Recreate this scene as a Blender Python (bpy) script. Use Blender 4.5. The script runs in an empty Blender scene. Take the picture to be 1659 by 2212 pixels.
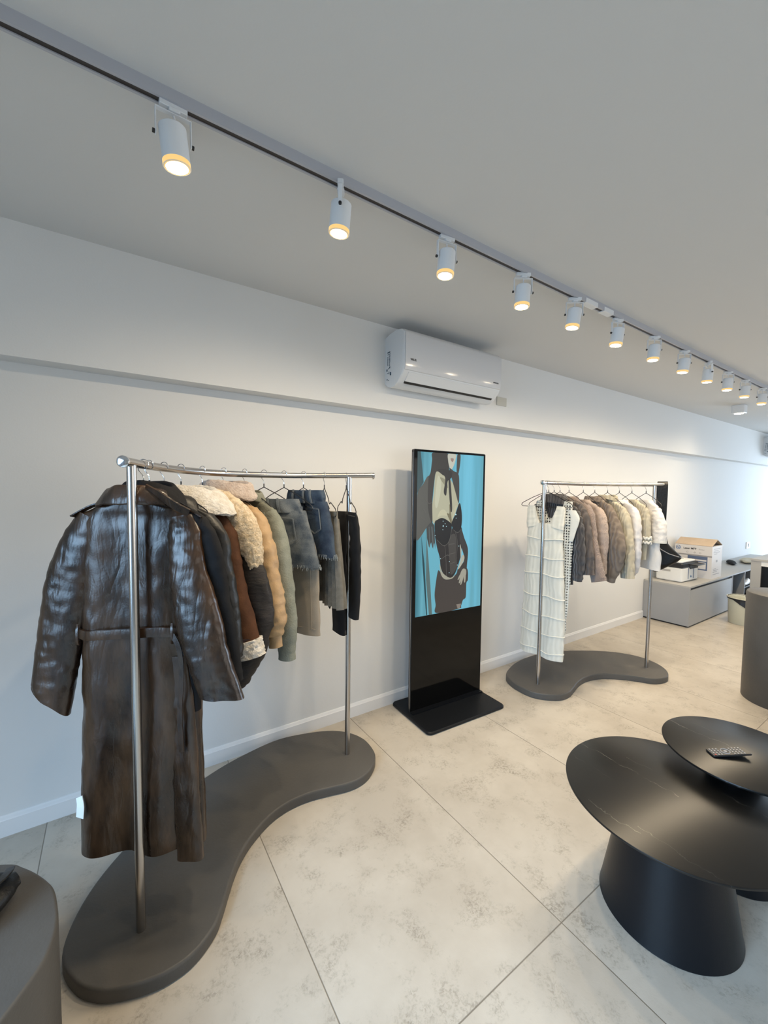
import bpy, math, random
import numpy as np
from mathutils import Matrix, Vector, noise
from mathutils.geometry import tessellate_polygon

SC = bpy.context.scene
COL = SC.collection
PI = math.pi

# ------------------------------------------------------------------ camera
def add_camera():
    yaw, pitch, roll = math.radians(33.84), math.radians(3.03), math.radians(0.665)
    f = Vector((math.sin(yaw) * math.cos(pitch), math.cos(yaw) * math.cos(pitch), -math.sin(pitch)))
    r = Vector((math.cos(yaw), -math.sin(yaw), 0))
    u = r.cross(f)
    r2 = math.cos(roll) * r + math.sin(roll) * u
    u2 = -math.sin(roll) * r + math.cos(roll) * u
    cd = bpy.data.cameras.new('camera')
    cam = bpy.data.objects.new('camera', cd)
    cam.matrix_world = Matrix(((r2.x, u2.x, -f.x, 0), (r2.y, u2.y, -f.y, 0), (r2.z, u2.z, -f.z, 1.56), (0, 0, 0, 1)))
    cd.sensor_fit = 'VERTICAL'
    cd.sensor_height = 36
    cd.lens = 878.1 * 36 / 2212
    cd.clip_start = 0.03
    COL.objects.link(cam)
    SC.camera = cam
add_camera()

# ------------------------------------------------------------------ world, daylight, fill light, exposure
W = bpy.data.worlds.new('sky')
SC.world = W
W.use_nodes = True
W.node_tree.nodes['Background'].inputs[0].default_value = (0.62, 0.78, 1.0, 1)
W.node_tree.nodes['Background'].inputs[1].default_value = 0.35

def area(name, loc, rot, sx, sy, col, power, spread=180):
    l = bpy.data.lights.new(name, 'AREA')
    l.shape = 'RECTANGLE'; l.size = sx; l.size_y = sy
    l.color = col; l.energy = power; l.spread = math.radians(spread)
    o = bpy.data.objects.new(name, l)
    o.location = loc; o.rotation_euler = rot
    COL.objects.link(o)
    return o
# daylight through the shop window on the left and the one at the far end
area('daylight_shop_window', (-2.10, -0.15, 1.45), (0, -PI / 2 + math.radians(33), 0), 1.9, 2.4, (0.46, 0.71, 1.0), 108, 112)
area('daylight_far_window', (13.4, -0.4, 1.3), (0, PI / 2, 0), 2.3, 4.6, (0.66, 0.82, 1.0), 400)
area('warm_rear_fill', (3.8, -4.45, 1.35), (PI / 2, 0, 0), 4.6, 2.1, (1.0, 0.93, 0.84), 62)  # added warm fill from behind, stands in for the shop's other lamps

SC.view_settings.view_transform = 'Standard'
SC.view_settings.look = 'None'
SC.view_settings.exposure = 0.06
SC.view_settings.gamma = 1.0
SC.view_settings.use_curve_mapping = False
SC.cycles.sample_clamp_indirect = 6.0
SC.cycles.max_bounces = 10
SC.cycles.diffuse_bounces = 6
LAMP_W = 4.55
WARM = (1.0, 0.81, 0.56)

# ------------------------------------------------------------------ object helpers
def tag(o, label=None, cat=None, group=None, kind=None):
    if label: o['label'] = label
    if cat: o['category'] = cat
    if group: o['group'] = group
    if kind: o['kind'] = kind
    return o

def empty(name, loc=(0, 0, 0), rz=0.0):
    o = bpy.data.objects.new(name, None)
    o.location = loc
    o.rotation_euler = (0, 0, rz)
    o.empty_display_size = 0.1
    COL.objects.link(o)
    return o

def link_mesh(name, me, parent=None):
    o = bpy.data.objects.new(name, me)
    COL.objects.link(o)
    if parent: o.parent = parent
    return o

def copy_tree(o, parent=None):
    c = o.copy(); COL.objects.link(c)
    if parent: c.parent = parent
    for ch in list(o.children): copy_tree(ch, c)
    return c

class MB:
    """collects pieces of ONE mesh"""
    def __init__(self): self.v = []; self.f = []; self.m = []; self.s = []
    def add(self, vs, fs, mat=0, smooth=True):
        b = len(self.v)
        self.v += [tuple(p) for p in vs]
        for f in fs:
            self.f.append(tuple(i + b for i in f)); self.m.append(mat); self.s.append(smooth)
        return self
    def box(self, lo, hi, mat=0, M=None):
        x0, y0, z0 = lo; x1, y1, z1 = hi
        vs = [Vector(p) for p in ((x0, y0, z0), (x1, y0, z0), (x1, y1, z0), (x0, y1, z0), (x0, y0, z1), (x1, y0, z1), (x1, y1, z1), (x0, y1, z1))]
        if M: vs = [M @ p for p in vs]
        return self.add(vs, [(0, 3, 2, 1), (4, 5, 6, 7), (0, 1, 5, 4), (1, 2, 6, 5), (2, 3, 7, 6), (3, 0, 4, 7)], mat, False)
    def rbox(self, lo, hi, r=0.004, mat=0, M=None, axis=2, seg=4):
        """box with rounded vertical (axis) edges and small chamfer"""
        ax = [0, 1, 2]; ax.remove(axis); a, b = ax
        ca = [(lo[a] + r, lo[b] + r, PI), (hi[a] - r, lo[b] + r, 1.5 * PI), (hi[a] - r, hi[b] - r, 0), (lo[a] + r, hi[b] - r, 0.5 * PI)]
        rings = []
        ch = min(r * 0.5, (hi[axis] - lo[axis]) * 0.3)
        for z, ins in ((lo[axis], ch), (lo[axis] + ch, 0), (hi[axis] - ch, 0), (hi[axis], ch)):
            ring = []
            for (cx, cy, a0) in ca:
                for k in range(seg + 1):
                    t = a0 + k / seg * PI / 2
                    p = [0, 0, 0]; p[a] = cx + (r - ins) * math.cos(t); p[b] = cy + (r - ins) * math.sin(t); p[axis] = z
                    ring.append(p)
            rings.append(ring)
        return self.rings(rings, mat, M=M, flip=(axis == 1), smooth=False)
    def rings(self, rings, mat=0, cap=True, closed=True, M=None, flip=False, smooth=True):
        n = len(rings[0]); vs = []; fs = []
        for r in rings: vs += [Vector(p) for p in r]
        if M: vs = [M @ p for p in vs]
        for i in range(len(rings) - 1):
            for j in range(n if closed else n - 1):
                k = (j + 1) % n
                q = (i * n + j, i * n + k, (i + 1) * n + k, (i + 1) * n + j)
                fs.append(q[::-1] if flip else q)
        if cap and closed:
            q = tuple(range(n - 1, -1, -1)); fs.append(q[::-1] if flip else q)
            q = tuple((len(rings) - 1) * n + j for j in range(n)); fs.append(q[::-1] if flip else q)
        return self.add(vs, fs, mat, smooth)
    def lathe(self, prof, n=48, mat=0, M=None, c=(0, 0)):
        rings = [[(c[0] + r * math.cos(2 * PI * k / n), c[1] + r * math.sin(2 * PI * k / n), z) for k in range(n)] for r, z in prof]
        return self.rings(rings, mat, M=M)
    def tube(self, pts, r, n=12, mat=0, cap=True, closed=False, M=None):
        P = [Vector(p) for p in pts]; N = len(P)
        rs = r if isinstance(r, (list, tuple)) else [r] * N
        T = []
        for i in range(N):
            a = P[(i - 1) % N] if (closed or i > 0) else P[i]
            b = P[(i + 1) % N] if (closed or i < N - 1) else P[i]
            T.append((b - a).normalized())
        up = Vector((0, 0, 1)) if abs(T[0].z) < 0.9 else Vector((1, 0, 0))
        u = (up - T[0] * up.dot(T[0])).normalized()
        rings = []
        for i in range(N):
            u = (u - T[i] * u.dot(T[i])).normalized()
            w = T[i].cross(u)
            rings.append([P[i] + rs[i] * (math.cos(2 * PI * k / n) * u + math.sin(2 * PI * k / n) * w) for k in range(n)])
        if closed: rings.append(rings[0])
        return self.rings(rings, mat, cap=cap and not closed, M=M)
    def poly(self, pts, mat=0):
        """flat polygon from 3D points"""
        tris = tessellate_polygon([[Vector(p) for p in pts]])
        return self.add(pts, tris, mat, False)
    def build(self, name, mats, parent=None, auto=True):
        me = bpy.data.meshes.new(name)
        me.from_pydata(self.v, [], self.f)
        if not isinstance(mats, (list, tuple)): mats = [mats]
        for m in mats: me.materials.append(m)
        me.polygons.foreach_set('material_index', self.m)
        me.polygons.foreach_set('use_smooth', self.s)
        me.update()
        if auto:
            me.set_sharp_from_angle(angle=math.radians(38))
        return link_mesh(name, me, parent)

def chaikin(p, it=2, closed=True):
    p = [np.array(q, float) for q in p]
    for _ in range(it):
        o = []
        n = len(p)
        for i in range(n if closed else n - 1):
            a, b = p[i], p[(i + 1) % n]
            o += [a * .75 + b * .25, a * .25 + b * .75]
        if not closed: o = [p[0]] + o + [p[-1]]
        p = o
    return p

def catmull(P, n, closed=False):
    P = np.array(P, float); N = len(P); out = []
    segs = N if closed else N - 1
    for t in np.linspace(0, segs, n, endpoint=not closed):
        i = min(int(t), segs - 1); u = t - i
        if closed: a, b, c, d = P[(i - 1) % N], P[i], P[(i + 1) % N], P[(i + 2) % N]
        else: a, b, c, d = P[max(i - 1, 0)], P[i], P[min(i + 1, N - 1)], P[min(i + 2, N - 1)]
        out.append(0.5 * ((2 * b) + (-a + c) * u + (2 * a - 5 * b + 4 * c - d) * u * u + (-a + 3 * b - 3 * c + d) * u ** 3))
    return np.array(out)

# ------------------------------------------------------------------ materials
def nodes(name):
    m = bpy.data.materials.new(name); m.use_nodes = True
    nt = m.node_tree
    return m, nt, nt.nodes['Principled BSDF']

def N(nt, typ, **kw):
    n = nt.nodes.new(typ)
    for k, v in kw.items():
        if k in n.inputs: n.inputs[k].default_value = v
        else: setattr(n, k, v)
    return n

def mat(name, col, rough=0.5, metal=0.0, col2=None, scale=8.0, bump=0.0, bscale=60.0, spec=0.5, sheen=0.0, coat=0.0,
        stretch=(1, 1, 1), detail=4.0, mix=(0.35, 0.65), aniso=0.0, rough2=None):
    m, nt, b = nodes(name)
    b.inputs['Roughness'].default_value = rough
    b.inputs['Metallic'].default_value = metal
    b.inputs['Specular IOR Level'].default_value = spec
    b.inputs['Sheen Weight'].default_value = sheen
    b.inputs['Coat Weight'].default_value = coat
    b.inputs['Coat Roughness'].default_value = 0.15
    b.inputs['Base Color'].default_value = (*col, 1)
    tc = N(nt, 'ShaderNodeTexCoord'); mp = N(nt, 'ShaderNodeMapping')
    mp.inputs['Scale'].default_value = stretch
    nt.links.new(tc.outputs['Object'], mp.inputs[0])
    if col2 or rough2 is not None:
        nz = N(nt, 'ShaderNodeTexNoise', Scale=scale, Detail=detail, Roughness=0.6)
        nt.links.new(mp.outputs[0], nz.inputs['Vector'])
        cr = N(nt, 'ShaderNodeMapRange')
        cr.inputs[1].default_value, cr.inputs[2].default_value = mix
        nt.links.new(nz.outputs[0], cr.inputs[0])
        if col2:
            mx = N(nt, 'ShaderNodeMix', data_type='RGBA')
            mx.inputs[6].default_value = (*col, 1); mx.inputs[7].default_value = (*col2, 1)
            nt.links.new(cr.outputs[0], mx.inputs[0]); nt.links.new(mx.outputs[2], b.inputs['Base Color'])
        if rough2 is not None:
            mr = N(nt, 'ShaderNodeMapRange')
            mr.inputs[3].default_value = rough; mr.inputs[4].default_value = rough2
            nt.links.new(cr.outputs[0], mr.inputs[0]); nt.links.new(mr.outputs[0], b.inputs['Roughness'])
    if bump:
        nz2 = N(nt, 'ShaderNodeTexNoise', Scale=bscale, Detail=5.0, Roughness=0.6)
        nt.links.new(mp.outputs[0], nz2.inputs['Vector'])
        bp = N(nt, 'ShaderNodeBump', Strength=bump, Distance=0.01)
        nt.links.new(nz2.outputs[0], bp.inputs['Height']); nt.links.new(bp.outputs[0], b.inputs['Normal'])
    return m

def emis(name, col, s=1.0):
    m, nt, b = nodes(name)
    b.inputs['Base Color'].default_value = (0, 0, 0, 1)
    b.inputs['Emission Color'].default_value = (*col, 1)
    b.inputs['Emission Strength'].default_value = s
    b.inputs['Roughness'].default_value = 0.25
    return m

def knit(name, col, col2, cable=18.0, rib=0.0, strength=0.8, holes=None):
    """knitted wool: fine rows plus twisted cables running down; holes=(scale, radius) cuts an open lattice"""
    m, nt, b = nodes(name)
    b.inputs['Roughness'].default_value = 0.95
    b.inputs['Sheen Weight'].default_value = 0.3
    b.inputs['Specular IOR Level'].default_value = 0.15
    tc = N(nt, 'ShaderNodeTexCoord')
    sx = N(nt, 'ShaderNodeSeparateXYZ'); nt.links.new(tc.outputs['Object'], sx.inputs[0])
    w = N(nt, 'ShaderNodeTexWave', Scale=cable, Distortion=6.0, Detail=1.0)
    w.inputs['Detail Scale'].default_value = 1.3
    mp = N(nt, 'ShaderNodeMapping'); mp.inputs['Scale'].default_value = (1.0, 1.0, 0.55)
    nt.links.new(tc.outputs['Object'], mp.inputs[0]); nt.links.new(mp.outputs[0], w.inputs['Vector'])
    f = N(nt, 'ShaderNodeTexWave', Scale=130.0, Distortion=1.0, bands_direction='Z')
    nt.links.new(tc.outputs['Object'], f.inputs['Vector'])
    nz = N(nt, 'ShaderNodeTexNoise', Scale=220.0, Detail=2.0); nt.links.new(tc.outputs['Object'], nz.inputs['Vector'])
    a1 = N(nt, 'ShaderNodeMath', operation='MULTIPLY'); a1.inputs[1].default_value = 0.25
    nt.links.new(f.outputs['Fac'], a1.inputs[0])
    a2 = N(nt, 'ShaderNodeMath', operation='ADD'); nt.links.new(w.outputs['Fac'], a2.inputs[0]); nt.links.new(a1.outputs[0], a2.inputs[1])
    a3 = N(nt, 'ShaderNodeMath', operation='MULTIPLY_ADD'); a3.inputs[1].default_value = 0.4
    nt.links.new(nz.outputs[0], a3.inputs[0]); nt.links.new(a2.outputs[0], a3.inputs[2])
    bp = N(nt, 'ShaderNodeBump', Strength=strength, Distance=0.008)
    nt.links.new(a3.outputs[0], bp.inputs['Height']); nt.links.new(bp.outputs[0], b.inputs['Normal'])
    mx = N(nt, 'ShaderNodeMix', data_type='RGBA')
    mx.inputs[6].default_value = (*col2, 1); mx.inputs[7].default_value = (*col, 1)
    nt.links.new(w.outputs['Fac'], mx.inputs[0]); nt.links.new(mx.outputs[2], b.inputs['Base Color'])
    if holes:
        cx = N(nt, 'ShaderNodeCombineXYZ'); nt.links.new(sx.outputs[0], cx.inputs[0]); nt.links.new(sx.outputs[2], cx.inputs[1])
        vo = N(nt, 'ShaderNodeTexVoronoi', Scale=holes[0], Randomness=0.0, voronoi_dimensions='2D')
        nt.links.new(cx.outputs[0], vo.inputs['Vector'])
        lt = N(nt, 'ShaderNodeMath', operation='GREATER_THAN'); lt.inputs[1].default_value = holes[1]
        nt.links.new(vo.outputs['Distance'], lt.inputs[0])
        nt.links.new(lt.outputs[0], b.inputs['Alpha'])
    return m

M = {}
M['wall'] = mat('white_wall_paint', (0.72, 0.72, 0.71), 0.75, bump=0.05, bscale=140, spec=0.25)
M['ceiling'] = mat('white_ceiling_paint', (0.65, 0.65, 0.64), 0.9, bump=0.03, bscale=90, spec=0.1)
M['trim'] = mat('white_skirting_paint', (0.78, 0.78, 0.78), 0.35, spec=0.5)
M['plinth'] = mat('taupe_microcement', (0.076, 0.071, 0.065), 0.42, col2=(0.092, 0.086, 0.078), scale=3, bump=0.12, bscale=90, spec=0.3, rough2=0.5)
M['steel'] = mat('brushed_steel', (0.50, 0.48, 0.46), 0.22, 1.0, bump=0.02, bscale=300, stretch=(1, 1, 0.02))
M['chrome'] = mat('polished_chrome', (0.75, 0.75, 0.76), 0.12, 1.0)
M['wire'] = mat('black_coated_wire', (0.012, 0.012, 0.014), 0.35)
M['lampwhite'] = mat('white_lamp_enamel', (0.72, 0.74, 0.76), 0.35)
M['track'] = mat('white_track_aluminium', (0.42, 0.43, 0.47), 0.4, spec=0.5)
M['slot'] = mat('dark_track_slot', (0.03, 0.024, 0.022), 0.5)
M['lens'] = emis('lit_lamp_glass', (1.0, 0.86, 0.62), 26.0)
M['amber'] = emis('amber_halo_glow', (1.0, 0.66, 0.24), 0.95)  # emission standing in for the halo around a lit lens
M['reflector'] = mat('gold_reflector', (0.95, 0.72, 0.35), 0.3, 0.6)
M['ac'] = mat('glossy_white_plastic', (0.62, 0.62, 0.63), 0.12, spec=0.6)
M['acside'] = mat('satin_white_plastic', (0.66, 0.68, 0.70), 0.35)
M['dark'] = mat('matte_black_plastic', (0.012, 0.012, 0.013), 0.4)
M['darkglass'] = mat('black_glass', (0.003, 0.003, 0.003), 0.06, spec=0.22)
M['silver'] = mat('silver_edge', (0.65, 0.66, 0.68), 0.25, 1.0)
M['kioskbase'] = mat('black_powder_coat', (0.006, 0.007, 0.009), 0.42, bump=0.1, bscale=400, spec=0.25)
M['blackcone'] = mat('satin_black_metal', (0.004, 0.005, 0.007), 0.34, bump=0.04, bscale=300, spec=0.28)
M['grey'] = mat('grey_laminate', (0.33, 0.33, 0.33), 0.4, bump=0.03, bscale=200)
M['greylight'] = mat('light_grey_laminate', (0.40, 0.39, 0.37), 0.45)
M['white'] = mat('white_plastic', (0.78, 0.78, 0.76), 0.4)
M['cream'] = mat('cream_plastic', (0.58, 0.57, 0.46), 0.35)
M['binbag'] = mat('black_bin_liner', (0.01, 0.01, 0.012), 0.25, bump=0.5, bscale=30)
M['card'] = mat('brown_cardboard', (0.42, 0.33, 0.24), 0.8, col2=(0.48, 0.38, 0.29), scale=5)
M['cardwhite'] = mat('printed_white_card', (0.66, 0.64, 0.63), 0.5)
M['cardgrey'] = mat('printed_grey', (0.30, 0.29, 0.29), 0.5)
M['cardblue'] = mat('printed_slate_blue', (0.10, 0.14, 0.24), 0.45)
M['ink'] = mat('black_print', (0.02, 0.02, 0.022), 0.5)
M['inkblue'] = mat('blue_print', (0.03, 0.16, 0.40), 0.5)
M['stickerink'] = mat('slate_print', (0.05, 0.09, 0.13), 0.5)
M['plate'] = mat('beige_plate', (0.50, 0.49, 0.44), 0.4)
# clothing
M['leather_old'] = mat('dark_brown_leather', (0.030, 0.014, 0.007), 0.26, col2=(0.075, 0.038, 0.018), scale=7, bump=0.55, bscale=16, spec=0.75, stretch=(1, 1, 0.6), detail=8, rough2=0.42)
M['leatherblack'] = mat('black_leather', (0.010, 0.010, 0.010), 0.4, col2=(0.018, 0.017, 0.016), scale=9, bump=0.3, bscale=30, spec=0.35)
M['blackcloth'] = mat('black_wool_cloth', (0.009, 0.009, 0.010), 0.8, bump=0.2, bscale=60, spec=0.2)
M['suede'] = mat('rust_brown_suede', (0.048, 0.020, 0.010), 0.85, col2=(0.080, 0.034, 0.016), scale=12, bump=0.2, bscale=90, spec=0.2)
M['darkstrap'] = mat('oxblood_leather', (0.035, 0.014, 0.012), 0.4)
M['furwhite'] = mat('ivory_fur', (0.62, 0.56, 0.47), 0.95, col2=(0.78, 0.74, 0.68), scale=40, bump=1.0, bscale=130, sheen=0.4, spec=0.1)
M['sherpa'] = mat('cream_sherpa_fleece', (0.50, 0.37, 0.22), 0.95, col2=(0.74, 0.60, 0.42), scale=60, bump=1.0, bscale=110, sheen=0.3, spec=0.1)
M['furpink'] = mat('dusty_pink_fur', (0.47, 0.36, 0.29), 0.95, col2=(0.60, 0.50, 0.43), scale=40, bump=1.0, bscale=120, sheen=0.4, spec=0.1)
M['puffer'] = mat('charcoal_puffer_nylon', (0.018, 0.015, 0.013), 0.55, spec=0.25, col2=(0.028, 0.023, 0.021), bump=0.5, bscale=24, stretch=(0.6, 0.6, 2.2))
M['tan'] = mat('tan_nylon', (0.36, 0.235, 0.12), 0.5, col2=(0.42, 0.28, 0.15), scale=6, bump=0.4, bscale=22, spec=0.4)
M['green'] = mat('sage_green_denim', (0.135, 0.135, 0.100), 0.85, col2=(0.20, 0.205, 0.165), scale=10, bump=0.35, bscale=150)
M['greenlight'] = mat('faded_sage_denim', (0.24, 0.255, 0.215), 0.85, col2=(0.17, 0.18, 0.145), scale=10, bump=0.4, bscale=150)
M['denim'] = mat('washed_blue_denim', (0.042, 0.058, 0.080), 0.85, col2=(0.165, 0.18, 0.185), scale=11, bump=0.3, bscale=200)
M['denimdark'] = mat('indigo_denim', (0.014, 0.026, 0.052), 0.85, col2=(0.045, 0.070, 0.105), scale=12, bump=0.3, bscale=200)
M['fray'] = mat('frayed_denim_threads', (0.36, 0.38, 0.37), 0.95, col2=(0.16, 0.19, 0.21), scale=90, bump=1, bscale=120)
M['stitch'] = mat('pale_denim_seam', (0.15, 0.17, 0.185), 0.9, bump=0.4, bscale=200)
M['beige'] = mat('beige_twill', (0.30, 0.255, 0.20), 0.85, col2=(0.34, 0.29, 0.23), scale=6, bump=0.15, bscale=200)
M['greyskirt'] = mat('grey_pleated_wool', (0.125, 0.118, 0.100), 0.9, col2=(0.16, 0.15, 0.13), scale=30, bump=0.15, bscale=200)
M['blackflat'] = mat('matte_black_jersey', (0.006, 0.006, 0.007), 0.9)
M['lace'] = knit('ivory_lace_knit', (0.72, 0.70, 0.62), (0.66, 0.64, 0.56), cable=9, strength=0.35)
M['laceopen'] = knit('ivory_openwork_knit', (0.72, 0.71, 0.65), (0.64, 0.63, 0.56), cable=9, strength=0.5, holes=(48.0, 0.30))
M['ivory'] = mat('ivory_wool', (0.72, 0.70, 0.63), 0.9, bump=0.3, bscale=200)
M['charcoal'] = knit('charcoal_rib_knit', (0.085, 0.078, 0.078), (0.05, 0.046, 0.047), cable=16)
M['taupeknit'] = knit('grey_brown_cable_knit', (0.150, 0.118, 0.098), (0.088, 0.07, 0.06), cable=12, strength=1.0)
M['mauveknit'] = knit('rosy_taupe_knit', (0.30, 0.235, 0.20), (0.24, 0.185, 0.16), cable=60, strength=0.5)
M['pinkknit'] = knit('pale_pink_beige_knit', (0.43, 0.345, 0.29), (0.37, 0.29, 0.245), cable=60, strength=0.4)
M['tanknit'] = knit('tan_leaf_cable_knit', (0.30, 0.235, 0.175), (0.20, 0.15, 0.11), cable=11, strength=1.0)
M['creamknit'] = knit('cream_cable_knit', (0.66, 0.60, 0.46), (0.57, 0.51, 0.37), cable=13, strength=0.9)
M['sheer'] = mat('sheer_white_chiffon', (0.68, 0.65, 0.62), 0.8, col2=(0.62, 0.60, 0.60), scale=10, bump=0.3, bscale=40)
M['whitetee'] = mat('white_cotton', (0.72, 0.69, 0.65), 0.85, bump=0.3, bscale=50)
M['bag'] = mat('soft_black_leather', (0.008, 0.008, 0.008), 0.42, spec=0.3, bump=0.3, bscale=60)
M['skin'] = None

def leather_material():
    m, nt, b = nodes('crumpled_brown_leather')
    L = nt.links.new
    tc = N(nt, 'ShaderNodeTexCoord')
    mp = N(nt, 'ShaderNodeMapping'); mp.inputs['Scale'].default_value = (1.2, 1, 0.34); L(tc.outputs['Object'], mp.inputs[0])
    big = N(nt, 'ShaderNodeTexNoise', Scale=9.0, Detail=6.0, Roughness=0.65); L(mp.outputs[0], big.inputs['Vector'])
    mr = N(nt, 'ShaderNodeMapRange'); mr.inputs[1].default_value = 0.42; mr.inputs[2].default_value = 0.70; L(big.outputs[0], mr.inputs[0])
    c = N(nt, 'ShaderNodeMix', data_type='RGBA'); c.inputs[6].default_value = (0.015, 0.0075, 0.0038, 1); c.inputs[7].default_value = (0.070, 0.034, 0.015, 1)
    L(mr.outputs[0], c.inputs[0]); L(c.outputs[2], b.inputs['Base Color'])
    rr = N(nt, 'ShaderNodeMapRange'); rr.inputs[3].default_value = 0.20; rr.inputs[4].default_value = 0.38; L(big.outputs[0], rr.inputs[0]); L(rr.outputs[0], b.inputs['Roughness'])
    b.inputs['Specular IOR Level'].default_value = 0.6
    def crease(scale, dist):
        n = N(nt, 'ShaderNodeTexNoise', Scale=scale, Detail=3.0, Roughness=0.5, Distortion=dist); L(mp.outputs[0], n.inputs['Vector'])
        s_ = N(nt, 'ShaderNodeMath', operation='SUBTRACT'); s_.inputs[1].default_value = 0.5; L(n.outputs[0], s_.inputs[0])
        a = N(nt, 'ShaderNodeMath', operation='ABSOLUTE'); L(s_.outputs[0], a.inputs[0])
        q = N(nt, 'ShaderNodeMapRange'); q.inputs[1].default_value = 0.0; q.inputs[2].default_value = 0.10; L(a.outputs[0], q.inputs[0])
        return q.outputs[0]
    k1, k2 = crease(7.0, 0.6), crease(22.0, 0.4)
    fine = N(nt, 'ShaderNodeTexNoise', Scale=160.0, Detail=2.0); L(tc.outputs['Object'], fine.inputs['Vector'])
    a1 = N(nt, 'ShaderNodeMath', operation='MULTIPLY_ADD'); a1.inputs[1].default_value = 0.35; L(k2, a1.inputs[0]); L(k1, a1.inputs[2])
    a2 = N(nt, 'ShaderNodeMath', operation='MULTIPLY_ADD'); a2.inputs[1].default_value = 0.25; L(fine.outputs[0], a2.inputs[0]); L(a1.outputs[0], a2.inputs[2])
    bp = N(nt, 'ShaderNodeBump', Strength=0.26, Distance=0.004); L(a2.outputs[0], bp.inputs['Height']); L(bp.outputs[0], b.inputs['Normal'])
    return m
M['leather'] = leather_material()

def floor_material():
    m, nt, b = nodes('beige_stone_tiles')
    L = nt.links.new
    tc = N(nt, 'ShaderNodeTexCoord')
    sx = N(nt, 'ShaderNodeSeparateXYZ'); L(tc.outputs['Object'], sx.inputs[0])
    def joint(out, off, period):
        a = N(nt, 'ShaderNodeMath', operation='SUBTRACT'); a.inputs[1].default_value = off; L(out, a.inputs[0])
        c = N(nt, 'ShaderNodeMath', operation='DIVIDE'); c.inputs[1].default_value = period; L(a.outputs[0], c.inputs[0])
        r = N(nt, 'ShaderNodeMath', operation='ROUND'); L(c.outputs[0], r.inputs[0])
        s = N(nt, 'ShaderNodeMath', operation='SUBTRACT'); L(c.outputs[0], s.inputs[0]); L(r.outputs[0], s.inputs[1])
        ab = N(nt, 'ShaderNodeMath', operation='ABSOLUTE'); L(s.outputs[0], ab.inputs[0])
        mu = N(nt, 'ShaderNodeMath', operation='MULTIPLY'); mu.inputs[1].default_value = period; L(ab.outputs[0], mu.inputs[0])
        fl = N(nt, 'ShaderNodeMath', operation='FLOOR'); L(c.outputs[0], fl.inputs[0])
        return mu.outputs[0], fl.outputs[0]
    jx, ix = joint(sx.outputs[0], 0.5245, 0.803)
    jy, iy = joint(sx.outputs[1], 0.791, 1.605)
    mn = N(nt, 'ShaderNodeMath', operation='MINIMUM'); L(jx, mn.inputs[0]); L(jy, mn.inputs[1])
    gr = N(nt, 'ShaderNodeMapRange'); gr.inputs[1].default_value = 0.0010; gr.inputs[2].default_value = 0.0026; L(mn.outputs[0], gr.inputs[0])
    # every tile gets its own cut of the stone
    cmb = N(nt, 'ShaderNodeCombineXYZ'); L(ix, cmb.inputs[0]); L(iy, cmb.inputs[1])
    sc = N(nt, 'ShaderNodeVectorMath', operation='MULTIPLY'); sc.inputs[1].default_value = (7.3, 3.1, 5.0); L(cmb.outputs[0], sc.inputs[0])
    ad = N(nt, 'ShaderNodeVectorMath', operation='ADD'); L(tc.outputs['Object'], ad.inputs[0]); L(sc.outputs[0], ad.inputs[1])
    big = N(nt, 'ShaderNodeTexNoise', Scale=2.2, Detail=5.0, Roughness=0.6); L(ad.outputs[0], big.inputs['Vector'])
    med = N(nt, 'ShaderNodeTexNoise', Scale=6.5, Detail=8.0, Roughness=0.72, Distortion=0.2); L(ad.outputs[0], med.inputs['Vector'])
    pit = N(nt, 'ShaderNodeTexNoise', Scale=85.0, Detail=3.0, Roughness=0.7, Distortion=0.6); L(ad.outputs[0], pit.inputs['Vector'])
    c1 = N(nt, 'ShaderNodeMix', data_type='RGBA')
    c1.inputs[6].default_value = (0.435, 0.388, 0.325, 1); c1.inputs[7].default_value = (0.515, 0.468, 0.400, 1)
    mr = N(nt, 'ShaderNodeMapRange'); mr.inputs[1].default_value = 0.38; mr.inputs[2].default_value = 0.62; L(big.outputs[0], mr.inputs[0])
    L(mr.outputs[0], c1.inputs[0])
    # greyish pitted patches
    pm = N(nt, 'ShaderNodeMapRange'); pm.inputs[1].default_value = 0.50; pm.inputs[2].default_value = 0.69; L(med.outputs[0], pm.inputs[0])
    pp = N(nt, 'ShaderNodeMapRange'); pp.inputs[1].default_value = 0.44; pp.inputs[2].default_value = 0.60; L(pit.outputs[0], pp.inputs[0])
    pq = N(nt, 'ShaderNodeMath', operation='MULTIPLY_ADD'); pq.inputs[1].default_value = 0.95; pq.inputs[2].default_value = 0.10; L(pp.outputs[0], pq.inputs[0])
    pr = N(nt, 'ShaderNodeMath', operation='MULTIPLY'); L(pm.outputs[0], pr.inputs[0]); L(pq.outputs[0], pr.inputs[1])
    c2 = N(nt, 'ShaderNodeMix', data_type='RGBA'); c2.inputs[7].default_value = (0.265, 0.235, 0.19, 1)
    L(pr.outputs[0], c2.inputs[0]); L(c1.outputs[2], c2.inputs[6])
    c3 = N(nt, 'ShaderNodeMix', data_type='RGBA'); c3.inputs[6].default_value = (0.20, 0.175, 0.14, 1)
    L(gr.outputs[0], c3.inputs[0]); L(c2.outputs[2], c3.inputs[7])
    L(c3.outputs[2], b.inputs['Base Color'])
    b.inputs['Roughness'].default_value = 0.42
    b.inputs['Specular IOR Level'].default_value = 0.35
    h1 = N(nt, 'ShaderNodeMath', operation='MULTIPLY'); h1.inputs[1].default_value = -0.5; L(pr.outputs[0], h1.inputs[0])
    h2 = N(nt, 'ShaderNodeMath', operation='ADD'); L(h1.outputs[0], h2.inputs[0]); L(gr.outputs[0], h2.inputs[1])
    h3 = N(nt, 'ShaderNodeMath', operation='MULTIPLY_ADD'); h3.inputs[1].default_value = 0.25; L(pit.outputs[0], h3.inputs[0]); L(h2.outputs[0], h3.inputs[2])
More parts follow.
